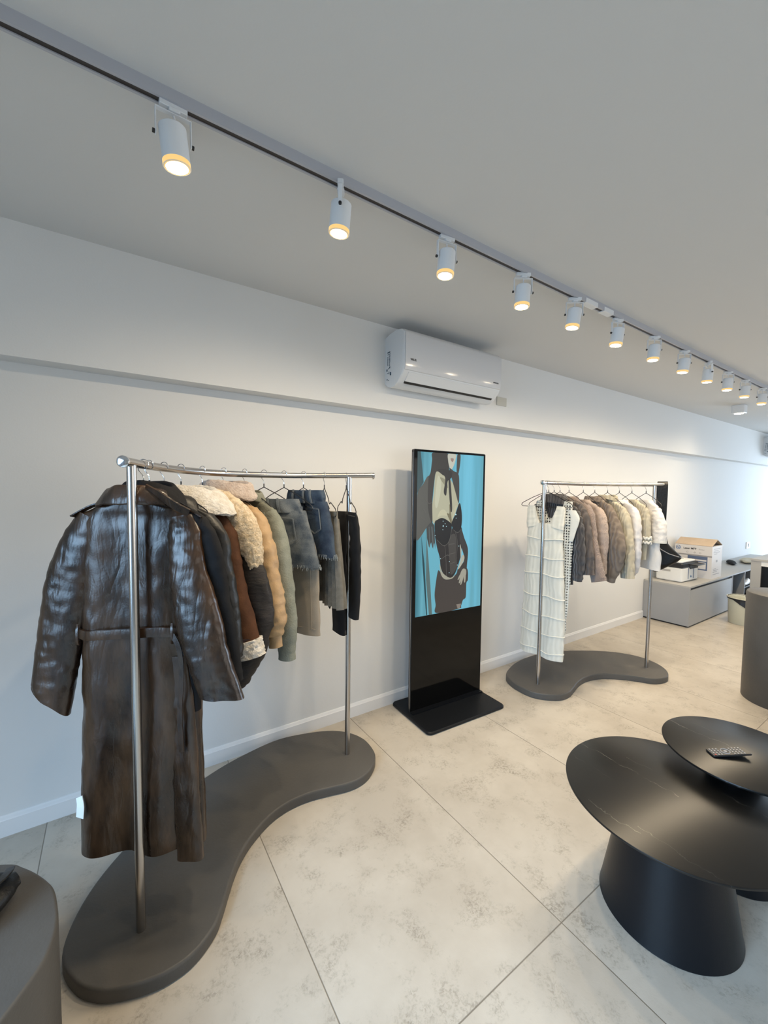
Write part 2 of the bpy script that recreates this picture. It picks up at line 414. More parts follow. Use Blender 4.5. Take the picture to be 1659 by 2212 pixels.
    bp = N(nt, 'ShaderNodeBump', Strength=0.35, Distance=0.003); L(h3.outputs[0], bp.inputs['Height']); L(bp.outputs[0], b.inputs['Normal'])
    return m
M['floor'] = floor_material()

def marble_material():
    m, nt, b = nodes('black_stone_with_fine_veins')
    L = nt.links.new
    tc = N(nt, 'ShaderNodeTexCoord')
    sx = N(nt, 'ShaderNodeSeparateXYZ'); L(tc.outputs['Object'], sx.inputs[0])
    nz_ = N(nt, 'ShaderNodeTexNoise', Scale=9.0, Detail=6.0, Roughness=0.6); L(tc.outputs['Object'], nz_.inputs['Vector'])
    wp = N(nt, 'ShaderNodeMath', operation='MULTIPLY_ADD'); wp.inputs[1].default_value = 0.085; L(nz_.outputs[0], wp.inputs[0]); L(sx.outputs[0], wp.inputs[2])
    msk = N(nt, 'ShaderNodeTexNoise', Scale=14.0, Detail=3.0); L(tc.outputs['Object'], msk.inputs['Vector'])
    mk = N(nt, 'ShaderNodeMapRange'); mk.inputs[1].default_value = 0.36; mk.inputs[2].default_value = 0.60; L(msk.outputs[0], mk.inputs[0])
    prev = None
    for x0, w, ya, yb, st in ((0.052, 0.0013, -0.02, 0.36, 1.0), (-0.247, 0.0011, -0.02, 0.16, 0.8), (-0.225, 0.0009, -0.34, 0.0, 0.3), (-0.06, 0.0008, 0.17, 0.36, 0.35), (0.20, 0.0009, -0.35, -0.1, 0.3), (0.128, 0.0009, 0.10, 0.2, 0.5)):
        d = N(nt, 'ShaderNodeMath', operation='SUBTRACT'); d.inputs[1].default_value = x0; L(wp.outputs[0], d.inputs[0])
        ab = N(nt, 'ShaderNodeMath', operation='ABSOLUTE'); L(d.outputs[0], ab.inputs[0])
        r = N(nt, 'ShaderNodeMapRange'); r.inputs[1].default_value = w * 0.3; r.inputs[2].default_value = w * 1.6; r.inputs[3].default_value = st; r.inputs[4].default_value = 0; L(ab.outputs[0], r.inputs[0])
        g1 = N(nt, 'ShaderNodeMath', operation='GREATER_THAN'); g1.inputs[1].default_value = ya; L(sx.outputs[1], g1.inputs[0])
        g2 = N(nt, 'ShaderNodeMath', operation='LESS_THAN'); g2.inputs[1].default_value = yb; L(sx.outputs[1], g2.inputs[0])
        m1 = N(nt, 'ShaderNodeMath', operation='MULTIPLY'); L(g1.outputs[0], m1.inputs[0]); L(g2.outputs[0], m1.inputs[1])
        m2 = N(nt, 'ShaderNodeMath', operation='MULTIPLY'); L(m1.outputs[0], m2.inputs[0]); L(r.outputs[0], m2.inputs[1])
        if prev is None: prev = m2
        else:
            q = N(nt, 'ShaderNodeMath', operation='MAXIMUM'); L(prev.outputs[0], q.inputs[0]); L(m2.outputs[0], q.inputs[1]); prev = q
    mu = N(nt, 'ShaderNodeMath', operation='MULTIPLY'); L(prev.outputs[0], mu.inputs[0]); L(mk.outputs[0], mu.inputs[1])
    c = N(nt, 'ShaderNodeMix', data_type='RGBA'); c.inputs[6].default_value = (0.007, 0.007, 0.0068, 1); c.inputs[7].default_value = (0.16, 0.15, 0.13, 1)
    L(mu.outputs[0], c.inputs[0]); L(c.outputs[2], b.inputs['Base Color'])
    b.inputs['Roughness'].default_value = 0.30
    b.inputs['Specular IOR Level'].default_value = 0.40
    return m
M['marble'] = marble_material()

# ------------------------------------------------------------------ room shell
X0, X1, Y0, Y1, ZC = -1.95, 13.0, -4.2, 2.381, 2.64
def structure(name, mb, m, parent=None):
    o = mb.build(name, m, parent)
    if parent is None: o['kind'] = 'structure'
    return o
structure('floor', MB().box((X0 - .2, Y0 - .2, -0.1), (X1 + .2, Y1 + .2, 0)), M['floor'])
structure('ceiling', MB().box((X0 - .2, Y0 - .2, ZC), (X1 + .2, Y1 + .2, ZC + 0.1)), M['ceiling'])
structure('wall_back', MB().box((X0 - .2, Y1, 0), (X1 + .2, Y1 + 0.2, ZC)), M['wall'])
# the beam boxed out along the top of the long wall
structure('trim_1', MB().box((X0, 2.27, 2.095), (X1, Y1, ZC)), M['wall'])
sk = MB()
prof = [(0, 0.0), (-0.014, 0.0), (-0.014, 0.074), (-0.010, 0.078), (-0.009, 0.086), (-0.004, 0.092), (0, 0.092)]
sk.rings([[(x, Y1 + p[0], p[1]) for p in prof] for x in (X0, 5.535)], smooth=False)
structure('baseboard_back', sk, M['trim'])
wl = MB()  # left wall with the shop window
wl.box((X0 - 0.2, Y0, 0), (X0, -2.5, ZC)); wl.box((X0 - 0.2, 1.4, 0), (X0, Y1, ZC))
wl.box((X0 - 0.2, -2.5, 2.45), (X0, 1.4, ZC)); wl.box((X0 - 0.2, -2.5, 0), (X0, 1.4, 0.06))
structure('wall_left', wl, M['wall'])
wr = MB()
wr.box((X1, Y0, 0), (X1 + 0.2, -2.8, ZC)); wr.box((X1, 2.0, 0), (X1 + 0.2, Y1, ZC))
wr.box((X1, -2.8, 2.5), (X1 + 0.2, 2.0, ZC)); wr.box((X1, -2.8, 0), (X1 + 0.2, 2.0, 0.1))
structure('wall_right', wr, M['wall'])
wf = MB()
wf.box((X0, Y0 - 0.2, 0), (1.4, Y0, ZC)); wf.box((6.2, Y0 - 0.2, 0), (X1, Y0, ZC))
wf.box((1.4, Y0 - 0.2, 2.45), (6.2, Y0, ZC)); wf.box((1.4, Y0 - 0.2, 0), (6.2, Y0, 0.25))
structure('wall_front', wf, M['wall'])
def window(n, axis, at, a0, a1, z0, z1, cuts):
    mb = MB(); t = 0.03
    def bar(a, b, c, d):
        lo = [0, 0, c]; hi = [0, 0, d]
        lo[axis] = at - 0.04; hi[axis] = at + 0.04; lo[1 - axis] = a; hi[1 - axis] = b
        mb.box(lo, hi)
    bar(a0, a1, z0, z0 + 2 * t); bar(a0, a1, z1 - 2 * t, z1)
    for c in [a0 + t] + cuts + [a1 - t]: bar(c - t, c + t, z0 + 2 * t, z1 - 2 * t)
    structure('window_%d' % n, mb, M['dark'])
window(1, 0, X0 - 0.1, -2.5, 1.4, 0.06, 2.45, [-1.2, 0.1])
window(2, 0, X1 + 0.1, -2.8, 2.0, 0.1, 2.5, [-1.2, 0.4])
window(3, 1, Y0 - 0.1, 1.4, 6.2, 0.25, 2.45, [3.0, 4.6])  # unseen opening that the added rear fill shines through

# ------------------------------------------------------------------ track and spotlights
YT = 1.306
def build_track():
    t = empty('light_track', (2.5, YT, ZC))
    tag(t, 'long white ceiling track with a dark slot carrying the row of spotlights', 'light track')
    a, b = -4.35, 4.5
    m = MB()
    # three sides of an open channel
    m.box((a, -0.0165, -0.033), (b, -0.0115, 0)); m.box((a, 0.0115, -0.033), (b, 0.0165, 0)); m.box((a, -0.0115, -0.006), (b, 0.0115, 0))
    m.box((a, -0.0115, -0.033), (b, -0.0085, -0.030)); m.box((a, 0.0085, -0.033), (b, 0.0115, -0.030))
    m.build('rail', M['track'], t)
    s = MB(); s.box((a, -0.0115, -0.030), (b, 0.0115, -0.006)); s.build('slot', M['slot'], t)
    j = MB(); j.box((-0.32, -0.0185, -0.036), (-0.20, 0.0185, -0.012)); j.build('joint_cover', M['lampwhite'], t)
    j = MB(); j.box((-0.13, -0.0185, -0.036), (-0.03, 0.0185, -0.012)); j.build('joint_cover', M['lampwhite'], t)
build_track()

def make_spot(name='track_spotlight'):
    """origin at the track's underside; the lamp hangs below it"""
    t = empty(name)
    m = MB(); m.rbox((-0.035, -0.010, -0.012), (0.035, 0.010, 0.004), 0.003); m.rbox((-0.012, -0.012, -0.020), (0.016, 0.012, -0.010), 0.003)
    m.build('track_adapter', M['lampwhite'], t)
    y = MB()   # inverted U of flat strip
    w = 0.044
    y.rbox((-w, -0.007, -0.0235), (w, 0.007, -0.0205), 0.001)
    for s in (-1, 1): y.rbox((s * w - 0.0015, -0.007, -0.092), (s * w + 0.0015, 0.007, -0.0205), 0.001)
    yo = y.build('yoke', M['lampwhite'], t)
    for s in (-1, 1):
        k = MB(); k.tube([(s * (w + 0.001), 0, -0.086), (s * (w + 0.008), 0, -0.086)], 0.0055, 12)
        k.build('knob', M['dark'], yo)
    hz = empty('housing_pivot', (0, 0, -0.086)); hz.parent = t
    h = MB()
    R = 0.0355
    prof = [(0.001, 0.050), (R - 0.004, 0.050), (R, 0.046), (R, -0.062), (R - 0.0025, -0.063), (R - 0.0035, -0.050), (R - 0.004, -0.050), (0.001, -0.0495)]
    h.lathe([(0.001, 0.030), (R - 0.004, 0.030), (R, 0.026), (R, -0.070), (R - 0.0025, -0.071), (R - 0.004, -0.060), (0.002, -0.060)], 40)
    me = h.build('housing', M['lampwhite'], t); 
    g = MB(); g.lathe([(R - 0.0042, -0.0702), (R - 0.0045, -0.061), (0.004, -0.0605)], 40, M=None); rr = g.build('reflector', M['reflector'], t)
    dr = MB(); dr.lathe([(R - 0.001, -0.056), (R + 0.0004, -0.057), (R + 0.0004, -0.0695), (R - 0.001, -0.0705)], 40); hring = dr.build('halo_ring', M['amber'], t)  # added ring, the lens halo modelled as a glowing band
    l = MB(); l.lathe([(0.001, -0.0680), (R - 0.0055, -0.0680), (R - 0.0050, -0.0700), (R - 0.009, -0.0712), (0.001, -0.0722)], 40)
    le = l.build('lens', M['lens'], t)
    c = MB(); c.tube([(0, 0, -0.02), (0.004, 0.004, -0.03), (0, 0, -0.042)], 0.003, 8); c.build('cable', M['lampwhite'], t)
    bpy.data.objects.remove(hz)
    return t, (me, rr, le)

spots = [(0.162, 2, 3, -7), (0.68, 60, 5, -3), (1.173, -8, 1, 4), (1.666, -28, 0, 3), (2.10, -36, 1, 7), (2.558, -16, 3, 6), (3.036, -34, 0, 4),
         (3.515, -36, 2, 6), (3.966, 52, 2, -4), (4.405, -38, 0, 3), (4.846, -36, 1, 3), (5.345, -38, 0, 3), (5.83, -30, 0, 3), (6.31, -30, 0, 3)]  # last two lie out of view, added for their light
ORD = ['first', 'second', 'third', 'fourth', 'fifth', 'sixth', 'seventh', 'eighth', 'ninth', 'tenth', 'eleventh', 'twelfth', 'unseen thirteenth', 'unseen fourteenth']
P_SPOT, _ = make_spot()
for i, (x, rz, tx, ty) in enumerate(spots):
    o = P_SPOT if i == 0 else copy_tree(P_SPOT)
    o.location = (x, YT, ZC - 0.033); o.rotation_euler = (0, 0, math.radians(rz))
    what = {0: 'largest and nearest white cylindrical spotlight on the ceiling track', 1: 'white spotlight seen side on, second from the near end of the ceiling track'}
    tag(o, what.get(i, 'lit white cylindrical spotlight, %s from the near end of the ceiling track' % ORD[i]), 'spotlight', 'spotlights along the ceiling track')
    # tilt the lamp body in its yoke
    Mt = Matrix.Rotation(math.radians(tx), 4, 'X') @ Matrix.Rotation(math.radians(ty), 4, 'Y')
    T = Matrix.Translation((0, 0, -0.086)) @ Mt
    for ch in o.children:
        if ch.name.split('.')[0] in ('housing', 'reflector', 'lens', 'halo_ring'): ch.matrix_local = T
    l = bpy.data.lights.new('spot_beam', 'SPOT')
    l.energy = LAMP_W * 4; l.color = WARM; l.spot_size = math.radians(175); l.spot_blend = 1.0; l.shadow_soft_size = 0.028
    lo = bpy.data.objects.new('spot_beam', l); COL.objects.link(lo); lo.parent = o
    lo.matrix_local = T @ Matrix.Translation((0, 0, -0.078))

def ceiling_spot():
    t = empty('ceiling_spotlight', (6.33, 1.75, ZC))
    tag(t, 'small white box-shaped spotlight fixed to the ceiling beyond the track', 'spotlight')
    m = MB(); m.rbox((-0.062, -0.062, -0.10), (0.062, 0.062, 0), 0.012); m.build('housing', M['lampwhite'], t)
    l = MB(); l.lathe([(0.001, -0.1005), (0.043, -0.1005), (0.043, -0.103), (0.001, -0.104)], 32); l.build('lens', M['lens'], t)
    li = bpy.data.lights.new('ceiling_beam', 'SPOT'); li.energy = LAMP_W * 3; li.color = WARM; li.spot_size = math.radians(160); li.spot_blend = 1; li.shadow_soft_size = 0.03
    lo = bpy.data.objects.new('ceiling_beam', li); COL.objects.link(lo); lo.parent = t; lo.location = (0, 0, -0.11)
ceiling_spot()

# ------------------------------------------------------------------ blob slabs
def slab(name, outline, z0, z1, bev, m, parent=None, n=160, zoff=0.0):
    P = catmull(outline, n, True)
    T = np.roll(P, -1, 0) - np.roll(P, 1, 0); T /= np.linalg.norm(T, axis=1)[:, None]
    area2 = np.sum(P[:, 0] * np.roll(P[:, 1], -1) - np.roll(P[:, 0], -1) * P[:, 1])
    if area2 < 0: P = P[::-1]; T = -T[::-1]
    Nn = np.stack([T[:, 1], -T[:, 0]], 1)
    rings = []
    for z, ins in [(z0, bev * .6), (z0 + bev * .5, 0)] + [(z1 - bev + bev * math.sin(a), bev * (1 - math.cos(a))) for a in np.linspace(0, PI / 2, 5)]:
        q = P - Nn * ins
        rings.append([(x, y, z) for x, y in q])
    mb = MB(); mb.rings(rings, 0)
    return mb.build(name, m, parent)

def arc_pts(A, B, bow, n, ext):
    A = np.array(A); B = np.array(B); d = B - A; L = np.hypot(*d); nn = np.array([-d[1], d[0]]) / L
    t = np.linspace(ext[0], ext[1], n)[:, None]
    return A + d * t + nn * (4 * bow * t * (1 - t))

def rack(label, outline, A, B, bow, ext, ztop, sag, cc):
    c = (np.array(A) + np.array(B)) / 2
    t = empty('clothes_rack', (c[0], c[1], 0))
    tag(t, label, 'clothes rack', 'curved steel clothes racks on kidney-shaped bases')
    o2 = [(p[0] - c[0], p[1] - c[1]) for p in outline]
    slab('base', o2, 0.0, 0.05, 0.010, M['plinth'], t)
    P = arc_pts(A, B, bow, 60, ext) - c
    tt = np.linspace(ext[0], ext[1], 60)
    rl = MB(); rl.tube([(p[0], p[1], ztop - sag * 4 * k * (1 - k)) for p, k in zip(P, tt)], 0.0145, 20); rl.build('rail', M['steel'], t)
    for q in (A, B):
        p = MB(); x, y = np.array(q) - c
        p.tube([(x, y, 0.049), (x, y, ztop - 0.008)], 0.0145, 24)
        p.build('pole', M['steel'], t)
    for k, sgn in ((0, -1), (-1, 1)):
        d = (P[1] - P[0]) if k == 0 else (P[-1] - P[-2]); d = d / np.linalg.norm(d) * sgn
        e = MB(); x, y = P[k]
        e.tube([(x - d[0] * 0.002, y - d[1] * 0.002, ztop), (x + d[0] * 0.006, y + d[1] * 0.006, ztop), (x + d[0] * 0.009, y + d[1] * 0.009, ztop)], [0.0185, 0.0185, 0.014], 20)
        e.build('end_cap', cc if k == 0 else M['steel'], t)
    return t

A1, B1, BOW1 = (.055, 1.546), (1.094, 1.982), .25
A2, B2, BOW2 = (2.768, 1.918), (3.841, 1.598), .12
LB = [(-0.163, 1.599), (-0.133, 1.732), (-0.061, 1.861), (0.06, 1.995), (0.22, 2.130), (0.422, 2.240), (0.609, 2.300), (0.811, 2.330), (1.005, 2.289), (1.138, 2.227), (1.216, 2.14), (1.25, 2.039),
      (1.239, 1.923), (1.202, 1.855), (1.131, 1.797), (1.061, 1.772), (0.983, 1.773), (0.877, 1.800), (0.778, 1.820), (0.674, 1.817), (0.578, 1.786), (0.481, 1.722), (0.418, 1.66),
      (0.373, 1.597), (0.338, 1.536), (0.306, 1.478), (0.269, 1.423), (0.198, 1.372), (0.123, 1.358), (0.054, 1.368), (-0.011, 1.392), (-0.07, 1.426), (-0.125, 1.490)]
RB = [(2.687, 2.163), (2.801, 2.228), (2.973, 2.281), (3.181, 2.295), (3.395, 2.267), (3.596, 2.189), (3.826, 2.044), (3.968, 1.907), (4.04, 1.747), (4.018, 1.593), (3.938, 1.483), (3.832, 1.425), (3.742, 1.425),
      (3.653, 1.465), (3.591, 1.550), (3.515, 1.640), (3.417, 1.720), (3.316, 1.764), (3.195, 1.781), (3.073, 1.766), (2.954, 1.732), (2.858, 1.710), (2.761, 1.721), (2.669, 1.79), (2.621, 1.871), (2.615, 1.969), (2.632, 2.068)]
rack('curved steel clothes rack of coats and jackets on a large dark kidney base', LB, A1, B1, BOW1, (-.035, 1.085), 1.640, 0.010, M['chrome'])
rack('curved steel clothes rack of white dresses and knitwear beyond the screen stand', RB, A2, B2, BOW2, (-.02, 1.07), 1.635, 0.003, M['chrome'])

# ------------------------------------------------------------------ hangers
def make_hanger(kind=0):
    """local x runs along the arms, origin on the floor below the rail"""
    t = empty('clothes_hanger')
    zr = 1.640
    R = 0.0165
    h = MB()
    pts = []
    for k in range(17):
        a = math.radians(-60 + k * 240 / 16)
        pts.append((R * math.cos(a), 0, zr + R * math.sin(a)))
    pts = [(R * math.cos(math.radians(-60)), 0, zr - 0.016)] + pts
    pts += [(-0.017, 0, zr - 0.020), (-0.004, 0, zr - 0.036), (0.0, 0, zr - 0.045), (0, 0, zr - 0.056)]
    h.tube(pts, 0.0016, 8); h.build('hook', M['chrome'], t)
    w = MB(); zn = zr - 0.070
    w.tube([(0, 0, zr - 0.053), (0, 0, zn)], 0.0028, 8)
    if kind == 0:
        arm = [(0, 0, zn), (-0.09, 0, zn - 0.042), (-0.155, 0, zn - 0.080), (-0.172, 0, zn - 0.092), (-0.178, 0, zn - 0.105), (-0.170, 0, zn - 0.116),
               (0, 0, zn - 0.118), (0.170, 0, zn - 0.116), (0.178, 0, zn - 0.105), (0.172, 0, zn - 0.092), (0.155, 0, zn - 0.080), (0.09, 0, zn - 0.042)]
    else:   # notched shoulders
        half = [(0, zn), (0.052, zn - 0.045), (0.07, zn - 0.062), (0.078, zn - 0.085), (0.088, zn - 0.084), (0.098, zn - 0.075), (0.165, zn - 0.105), (0.180, zn - 0.120), (0.178, zn - 0.140), (0.168, zn - 0.147)]
        arm = [(-x, 0, z) for x, z in half] + [(x, 0, z) for x, z in half[::-1]][:-1]
    w.tube(arm, 0.0024, 8, closed=True); w.build('frame', M['wire'], t)
    return t
HANGERS = [make_hanger(0), make_hanger(1)]
used = [False, False]
def hang(pos, deg, label, group, kind=0, dz=0.0, wide=1.0):
    o = HANGERS[kind] if not used[kind] else copy_tree(HANGERS[kind])
    used[kind] = True
    o.location = (pos[0], pos[1], dz); o.rotation_euler = (0, 0, math.radians(deg)); o.scale = (wide, 1, 1)
    tag(o, label, 'hanger', group)
    return o

# ------------------------------------------------------------------ garments (local x along the hanger, y through the cloth, z up)
def nz(x, y, z, s, seed): return noise.noise(Vector((x * s + seed, y * s - seed * 1.7, z * s + seed * 0.3)))

def torso_mesh(prof, seed=0, folds=(0.010, 5), wr=0.004, n=72, m=70, p=0.62, hem=0.03, mb=None, fuzz=0.0, matidx=0, vstretch=0.35):
    """prof: (z, xc, half width, half thickness[, yc]) from hem to neck"""
    P = catmull([list(q) + [0] * (5 - len(q)) for q in prof], m)
    z0, z1 = prof[0][0], prof[-1][0]
    rings = []
    def ring(z, xc, w, t, yc, ins=0):
        r = []
        k = (z1 - z) / (z1 - z0 + 1e-6)
        for j in range(n):
            a = 2 * PI * j / n
            c, s = math.cos(a), math.sin(a)
            x = (w - ins) * math.copysign(abs(c) ** p, c); y = (t - ins * .6) * math.copysign(abs(s) ** 0.8, s)
            f = folds[0] * (0.25 + 0.75 * min(1, k * 1.3)) * (math.sin(folds[1] * x / 0.2 * 1.6 + seed + 1.5 * nz(x, 0, z, 2.0, seed)) + 0.6 * nz(x, 0, z * vstretch, 9, seed + 5))
            if k < 0.12: f *= 0.4 + k * 5
            wk = wr * (nz(x, y, z, 11, seed) + 0.7 * nz(x, y, z, 25, seed + 3)) + (fuzz * nz(x, y, z, 120, seed) if fuzz else 0)
            r.append((xc + x + wk * c, yc + y + f + wk * math.copysign(1, s) * 1.4, z + wk * 0.5))
        return r
    if hem:
        q = P[0]
        rings.append(ring(q[0] + hem, q[1], q[2], q[3], q[4], 0.008))
        rings.append(ring(q[0] + 0.002, q[1], q[2], q[3], q[4], 0.005))
    for q in P: rings.append(ring(*q))
    mb = mb or MB()
    mb.rings(rings, matidx)
    return mb

def sleeve_mesh(path, seed=0, wr=0.005, n=36, m=56, mb=None, fuzz=0.0, cuts=0.0, matidx=0, rings_amp=0.0, rings_n=10):
    """path: (x, y, z, half width in plane, half thickness)"""
    P = catmull(path, m)
    rings = []
    for i, q in enumerate(P):
        a = P[max(i - 1, 0)][:3]; b = P[min(i + 1, m - 1)][:3]
        T = Vector(b - a).normalized()
        Yv = Vector((0, 1, 0)); U = Yv.cross(T).normalized(); V = T.cross(U).normalized()
        e = i / (m - 1)
        puff = 1 + rings_amp * math.sin(e * rings_n * 2 * PI)
        r = []
        for j in range(n):
            t = 2 * PI * j / n; c, s = math.cos(t), math.sin(t)
            c2 = math.copysign(abs(c) ** 0.8, c); s2 = math.copysign(abs(s) ** 0.85, s)
            o = Vector(q[:3]) + U * (q[3] * c2 * puff) + V * (q[4] * s2 * puff)
            k = wr * (nz(o.x, o.y, o.z, 12, seed) + 0.8 * nz(o.x, o.y, o.z * 1.6, 27, seed + 2) - 0.35 * abs(nz(o.x, o.y, o.z, 18, seed + 7))) + (fuzz * nz(*o, 120, seed) if fuzz else 0)
            o += (U * c + V * s) * k * 1.6
            if cuts and e > 0.9: o += T * (-c * cuts * (e - 0.9) * 10)
            r.append(o)
        rings.append(r)
    # turn the end in
    last = rings[-1]; cen = sum(last, Vector()) / n
    T = Vector(P[-1][:3] - P[-2][:3]).normalized()
    rings.append([cen + (p - cen) * 0.9 for p in last]); rings.append([cen + (p - cen) * 0.86 - T * 0.03 for p in last])
    mb = mb or MB()
    mb.rings(rings, matidx, flip=True)
    return mb

def band(path_fn, w, th, n=64, mb=None, matidx=0): pass

def collar_mesh(z, xc=0.0, w=0.075, t=0.045, h=0.045, flare=0.02, fall=0.05, th=0.008, seed=0, fuzz=0.0, wr=0.003, n=56, tilt=0.0, yc=0.0, spread=1.0):
    """folded collar: stands h above z, rolls over, falls outside by `fall`"""
    prof = [(-th * .3, 0.0), (0.0, h * .6), (th * .3, h), (th * .9, h + th * .8), (th * 1.8, h + th * .4), (flare * .6 + th * 1.6, h * .55), (flare + th * 1.6, h - fall), (flare + th * .6, h - fall - th * .4), (flare * .6 + th * .3, h * .5), (th * .4, h * .55)]
    P = catmull(prof, 26, True)
    rings = []
    for j in range(n + 1):
        a = 2 * PI * j / n; c, s = math.cos(a), math.sin(a)
        r = []
        for d, dz in P:
            x = (w + d * spread) * c; y = (t + d) * s
            zz = z + dz + tilt * y - 0.35 * h * abs(c) ** 3
            k = wr * (nz(x, y, zz, 22, seed)) + fuzz * (nz(x, y, zz, 95, seed) + .6 * nz(x, y, zz, 45, seed + 2))
            r.append((xc + x + k * c, yc + y + k * s, zz + k))
        rings.append(r)
    rings[-1] = rings[0]
    mb = MB(); mb.rings(rings, 0, cap=False)
    return mb

def garment(name, pos, deg, label, cat, group):
    o = empty(name, (pos[0], pos[1], 0), math.radians(deg))
    return tag(o, label, cat, group)

def ribbon_strip(pts, w, th, mb=None, nrm=(0, 1, 0), matidx=0):
    """flat strap through pts, width w across, thickness th along nrm"""
    P = [Vector(p) for p in catmull(pts, max(12, len(pts) * 6))]
    rings = []
    for i, p in enumerate(P):
        T = (P[min(i + 1, len(P) - 1)] - P[max(i - 1, 0)]).normalized()
        Nn = Vector(nrm); Nn = (Nn - T * T.dot(Nn)).normalized(); U = T.cross(Nn)
        rings.append([p + U * (w / 2) * a + Nn * (th / 2) * b for a, b in ((-1, -1), (1, -1), (1, 1), (-1, 1))])
    mb = mb or MB()
    return mb.rings(rings, matidx, smooth=False)

GL, GR = 'garments on the coat rack', 'garments on the knitwear rack'
HL, HR = 'hangers on the coat rack', 'hangers on the knitwear rack'

def leather_coat():
    pos, deg = (0.092, 1.612), -30
    hang(pos, deg, 'black hanger behind the front pole, holding the long brown leather coat', HL)
    g = garment('leather_trench_coat', pos, deg, 'long dark brown glossy leather trench coat with a belt at the back', 'coat', GL)
    L = M['leather']
    b = torso_mesh([(.285, -.022, .210, .050, .015), (.50, -.022, .205, .050, .012), (.80, -.022, .197, .046, .01), (1.075, -.025, .188, .040, .008), (1.25, -.022, .192, .042, .01), (1.38, -.018, .200, .042, .01),
                    (1.455, -.018, .196, .036, .008), (1.485, -.018, .155, .036, .006), (1.512, -.02, .095, .038, .006), (1.532, -.02, .075, .036, .006)], seed=3.2, folds=(0.016, 3.4), wr=0.0028, n=120, m=120)
    b.build('body', L, g)
    s = sleeve_mesh([(-.168, .005, 1.462, .046, .028), (-.203, .004, 1.38, .066, .034), (-.243, .0, 1.25, .076, .036), (-.273, -.002, 1.10, .074, .036), (-.294, -.008, .96, .070, .034), (-.313, -.012, .830, .067, .034)], seed=9.1, wr=0.0024, n=52, m=80, cuts=0.045)
    s.build('sleeve', L, g)
    s = sleeve_mesh([(.125, -.004, 1.462, .042, .026), (.138, -.014, 1.40, .056, .032), (.155, -.030, 1.28, .062, .034), (.192, -.044, 1.12, .074, .034), (.230, -.052, .98, .070, .034), (.272, -.056, .850, .068, .032)], seed=4.4, wr=0.0024, n=52, m=80, cuts=0.028)
    s.build('sleeve', L, g)
    p = torso_mesh([(.255, .150, .045, .020, -.030), (.5, .140, .044, .018, -.028), (.80, .128, .040, .014, -.022), (.98, .112, .030, .008, -.018)], seed=8, folds=(.004, 4), wr=.003, n=40, m=60)
    p.build('back_panel', L, g)
    c = collar_mesh(1.520, -.020, .078, .040, .042, .022, .050, .008, seed=2, wr=.006, spread=1.6)
    c.build('collar', L, g)
    lp = MB(); ribbon_strip([(.03, -.048, 1.560), (.075, -.050, 1.535), (.125, -.046, 1.500), (.165, -.040, 1.478)], .030, .006, lp, nrm=(0.2, 1, .5)); lp.build('lapel', L, g)
    be = MB()
    n = 60; rings = []
    for j in range(n + 1):
        a = 2 * PI * (j % n) / n; cc, ss = math.cos(a), math.sin(a)
        x = -.025 + .196 * math.copysign(abs(cc) ** .6, cc); y = .008 + .056 * math.copysign(abs(ss) ** .8, ss)
        zz = 1.068 + 0.006 * math.sin(x * 14 + 1) + .004 * nz(x, y, 0, 20, 3)
        d = Vector((cc * .4, ss, 0)).normalized() * .0035
        rings.append([(x - d.x, y - d.y, zz - .017), (x + d.x, y + d.y, zz - .016), (x + d.x * 1.5, y + d.y * 1.5, zz), (x + d.x, y + d.y, zz + .016), (x - d.x, y - d.y, zz + .017)])
    be.rings(rings, 0, cap=False); be.build('belt', L, g)
    for x in (-.195, .108):
        m = MB(); ribbon_strip([(x, -.050, 1.105), (x + .003, -.060, 1.085), (x + .003, -.060, 1.052), (x, -.050, 1.035)], .007, .003, m, nrm=(0, 1, 0)); m.build('belt_loop', L, g)
    m = MB(); ribbon_strip([(.112, -.058, 1.07), (.135, -.062, 1.02), (.140, -.058, .93), (.132, -.056, .80), (.136, -.056, .66)], .016, .004, m); m.build('belt_end', L, g)
    for sx in (-1, 1):
        m = MB(); x0 = -.018
        ribbon_strip([(x0 + sx * .115, -.004, 1.508), (x0 + sx * .16, -.006, 1.491), (x0 + sx * .212, -.008, 1.460)], .022, .004, m, nrm=(sx * .45, 0.25, 1)); m.build('epaulette', L, g)
    m = MB(); ribbon_strip([(-.214, -.038, .500), (-.204, -.048, .475), (-.206, -.050, .435)], .030, .002, m, nrm=(.3, 1, 0)); tg = m.build('care_label', M['white'], g); tg['label'] = 'white fabric care label near the hem'
leather_coat()

def jacket(name, pos, deg, label, cat, body, sleeves, bm, sm=None, collar=None, cm=None, cuff=None, group=GL, seed=1, folds=(0.007, 4), wr=.004, fuzz=0, p=0.62, sl=None, hname=None, **kw):
    g = garment(name, pos, deg, label, cat, group)
    torso_mesh(body, seed=seed, folds=folds, wr=wr, p=p, fuzz=fuzz, n=64, m=60).build('body', bm, g)
    for i, s in enumerate(sleeves):
        so = sleeve_mesh(s, seed=seed + i * 3.3, wr=wr * 1.3, fuzz=fuzz, **(sl or {})).build('sleeve', sm or bm, g)
        if cuff:
            (cl, cmat, cr, cf) = cuff
            q = np.array(s[-1]); q0 = np.array(s[-2]); d = (q - q0)[:3]; d /= np.linalg.norm(d)
            a = q.copy(); a[:3] += d * -0.012; a[3] *= cr; a[4] *= cr
            e = a.copy(); e[:3] += d * cl * .5; e2 = a.copy(); e2[:3] += d * cl
            sleeve_mesh([a, e, e2], seed=seed + 20 + i, wr=.001 + cf * .3, n=44, m=24, fuzz=cf).build('cuff', cmat, so)
    if collar:
        collar_mesh(seed=seed, **collar).build('collar', cm or bm, g)
    return g

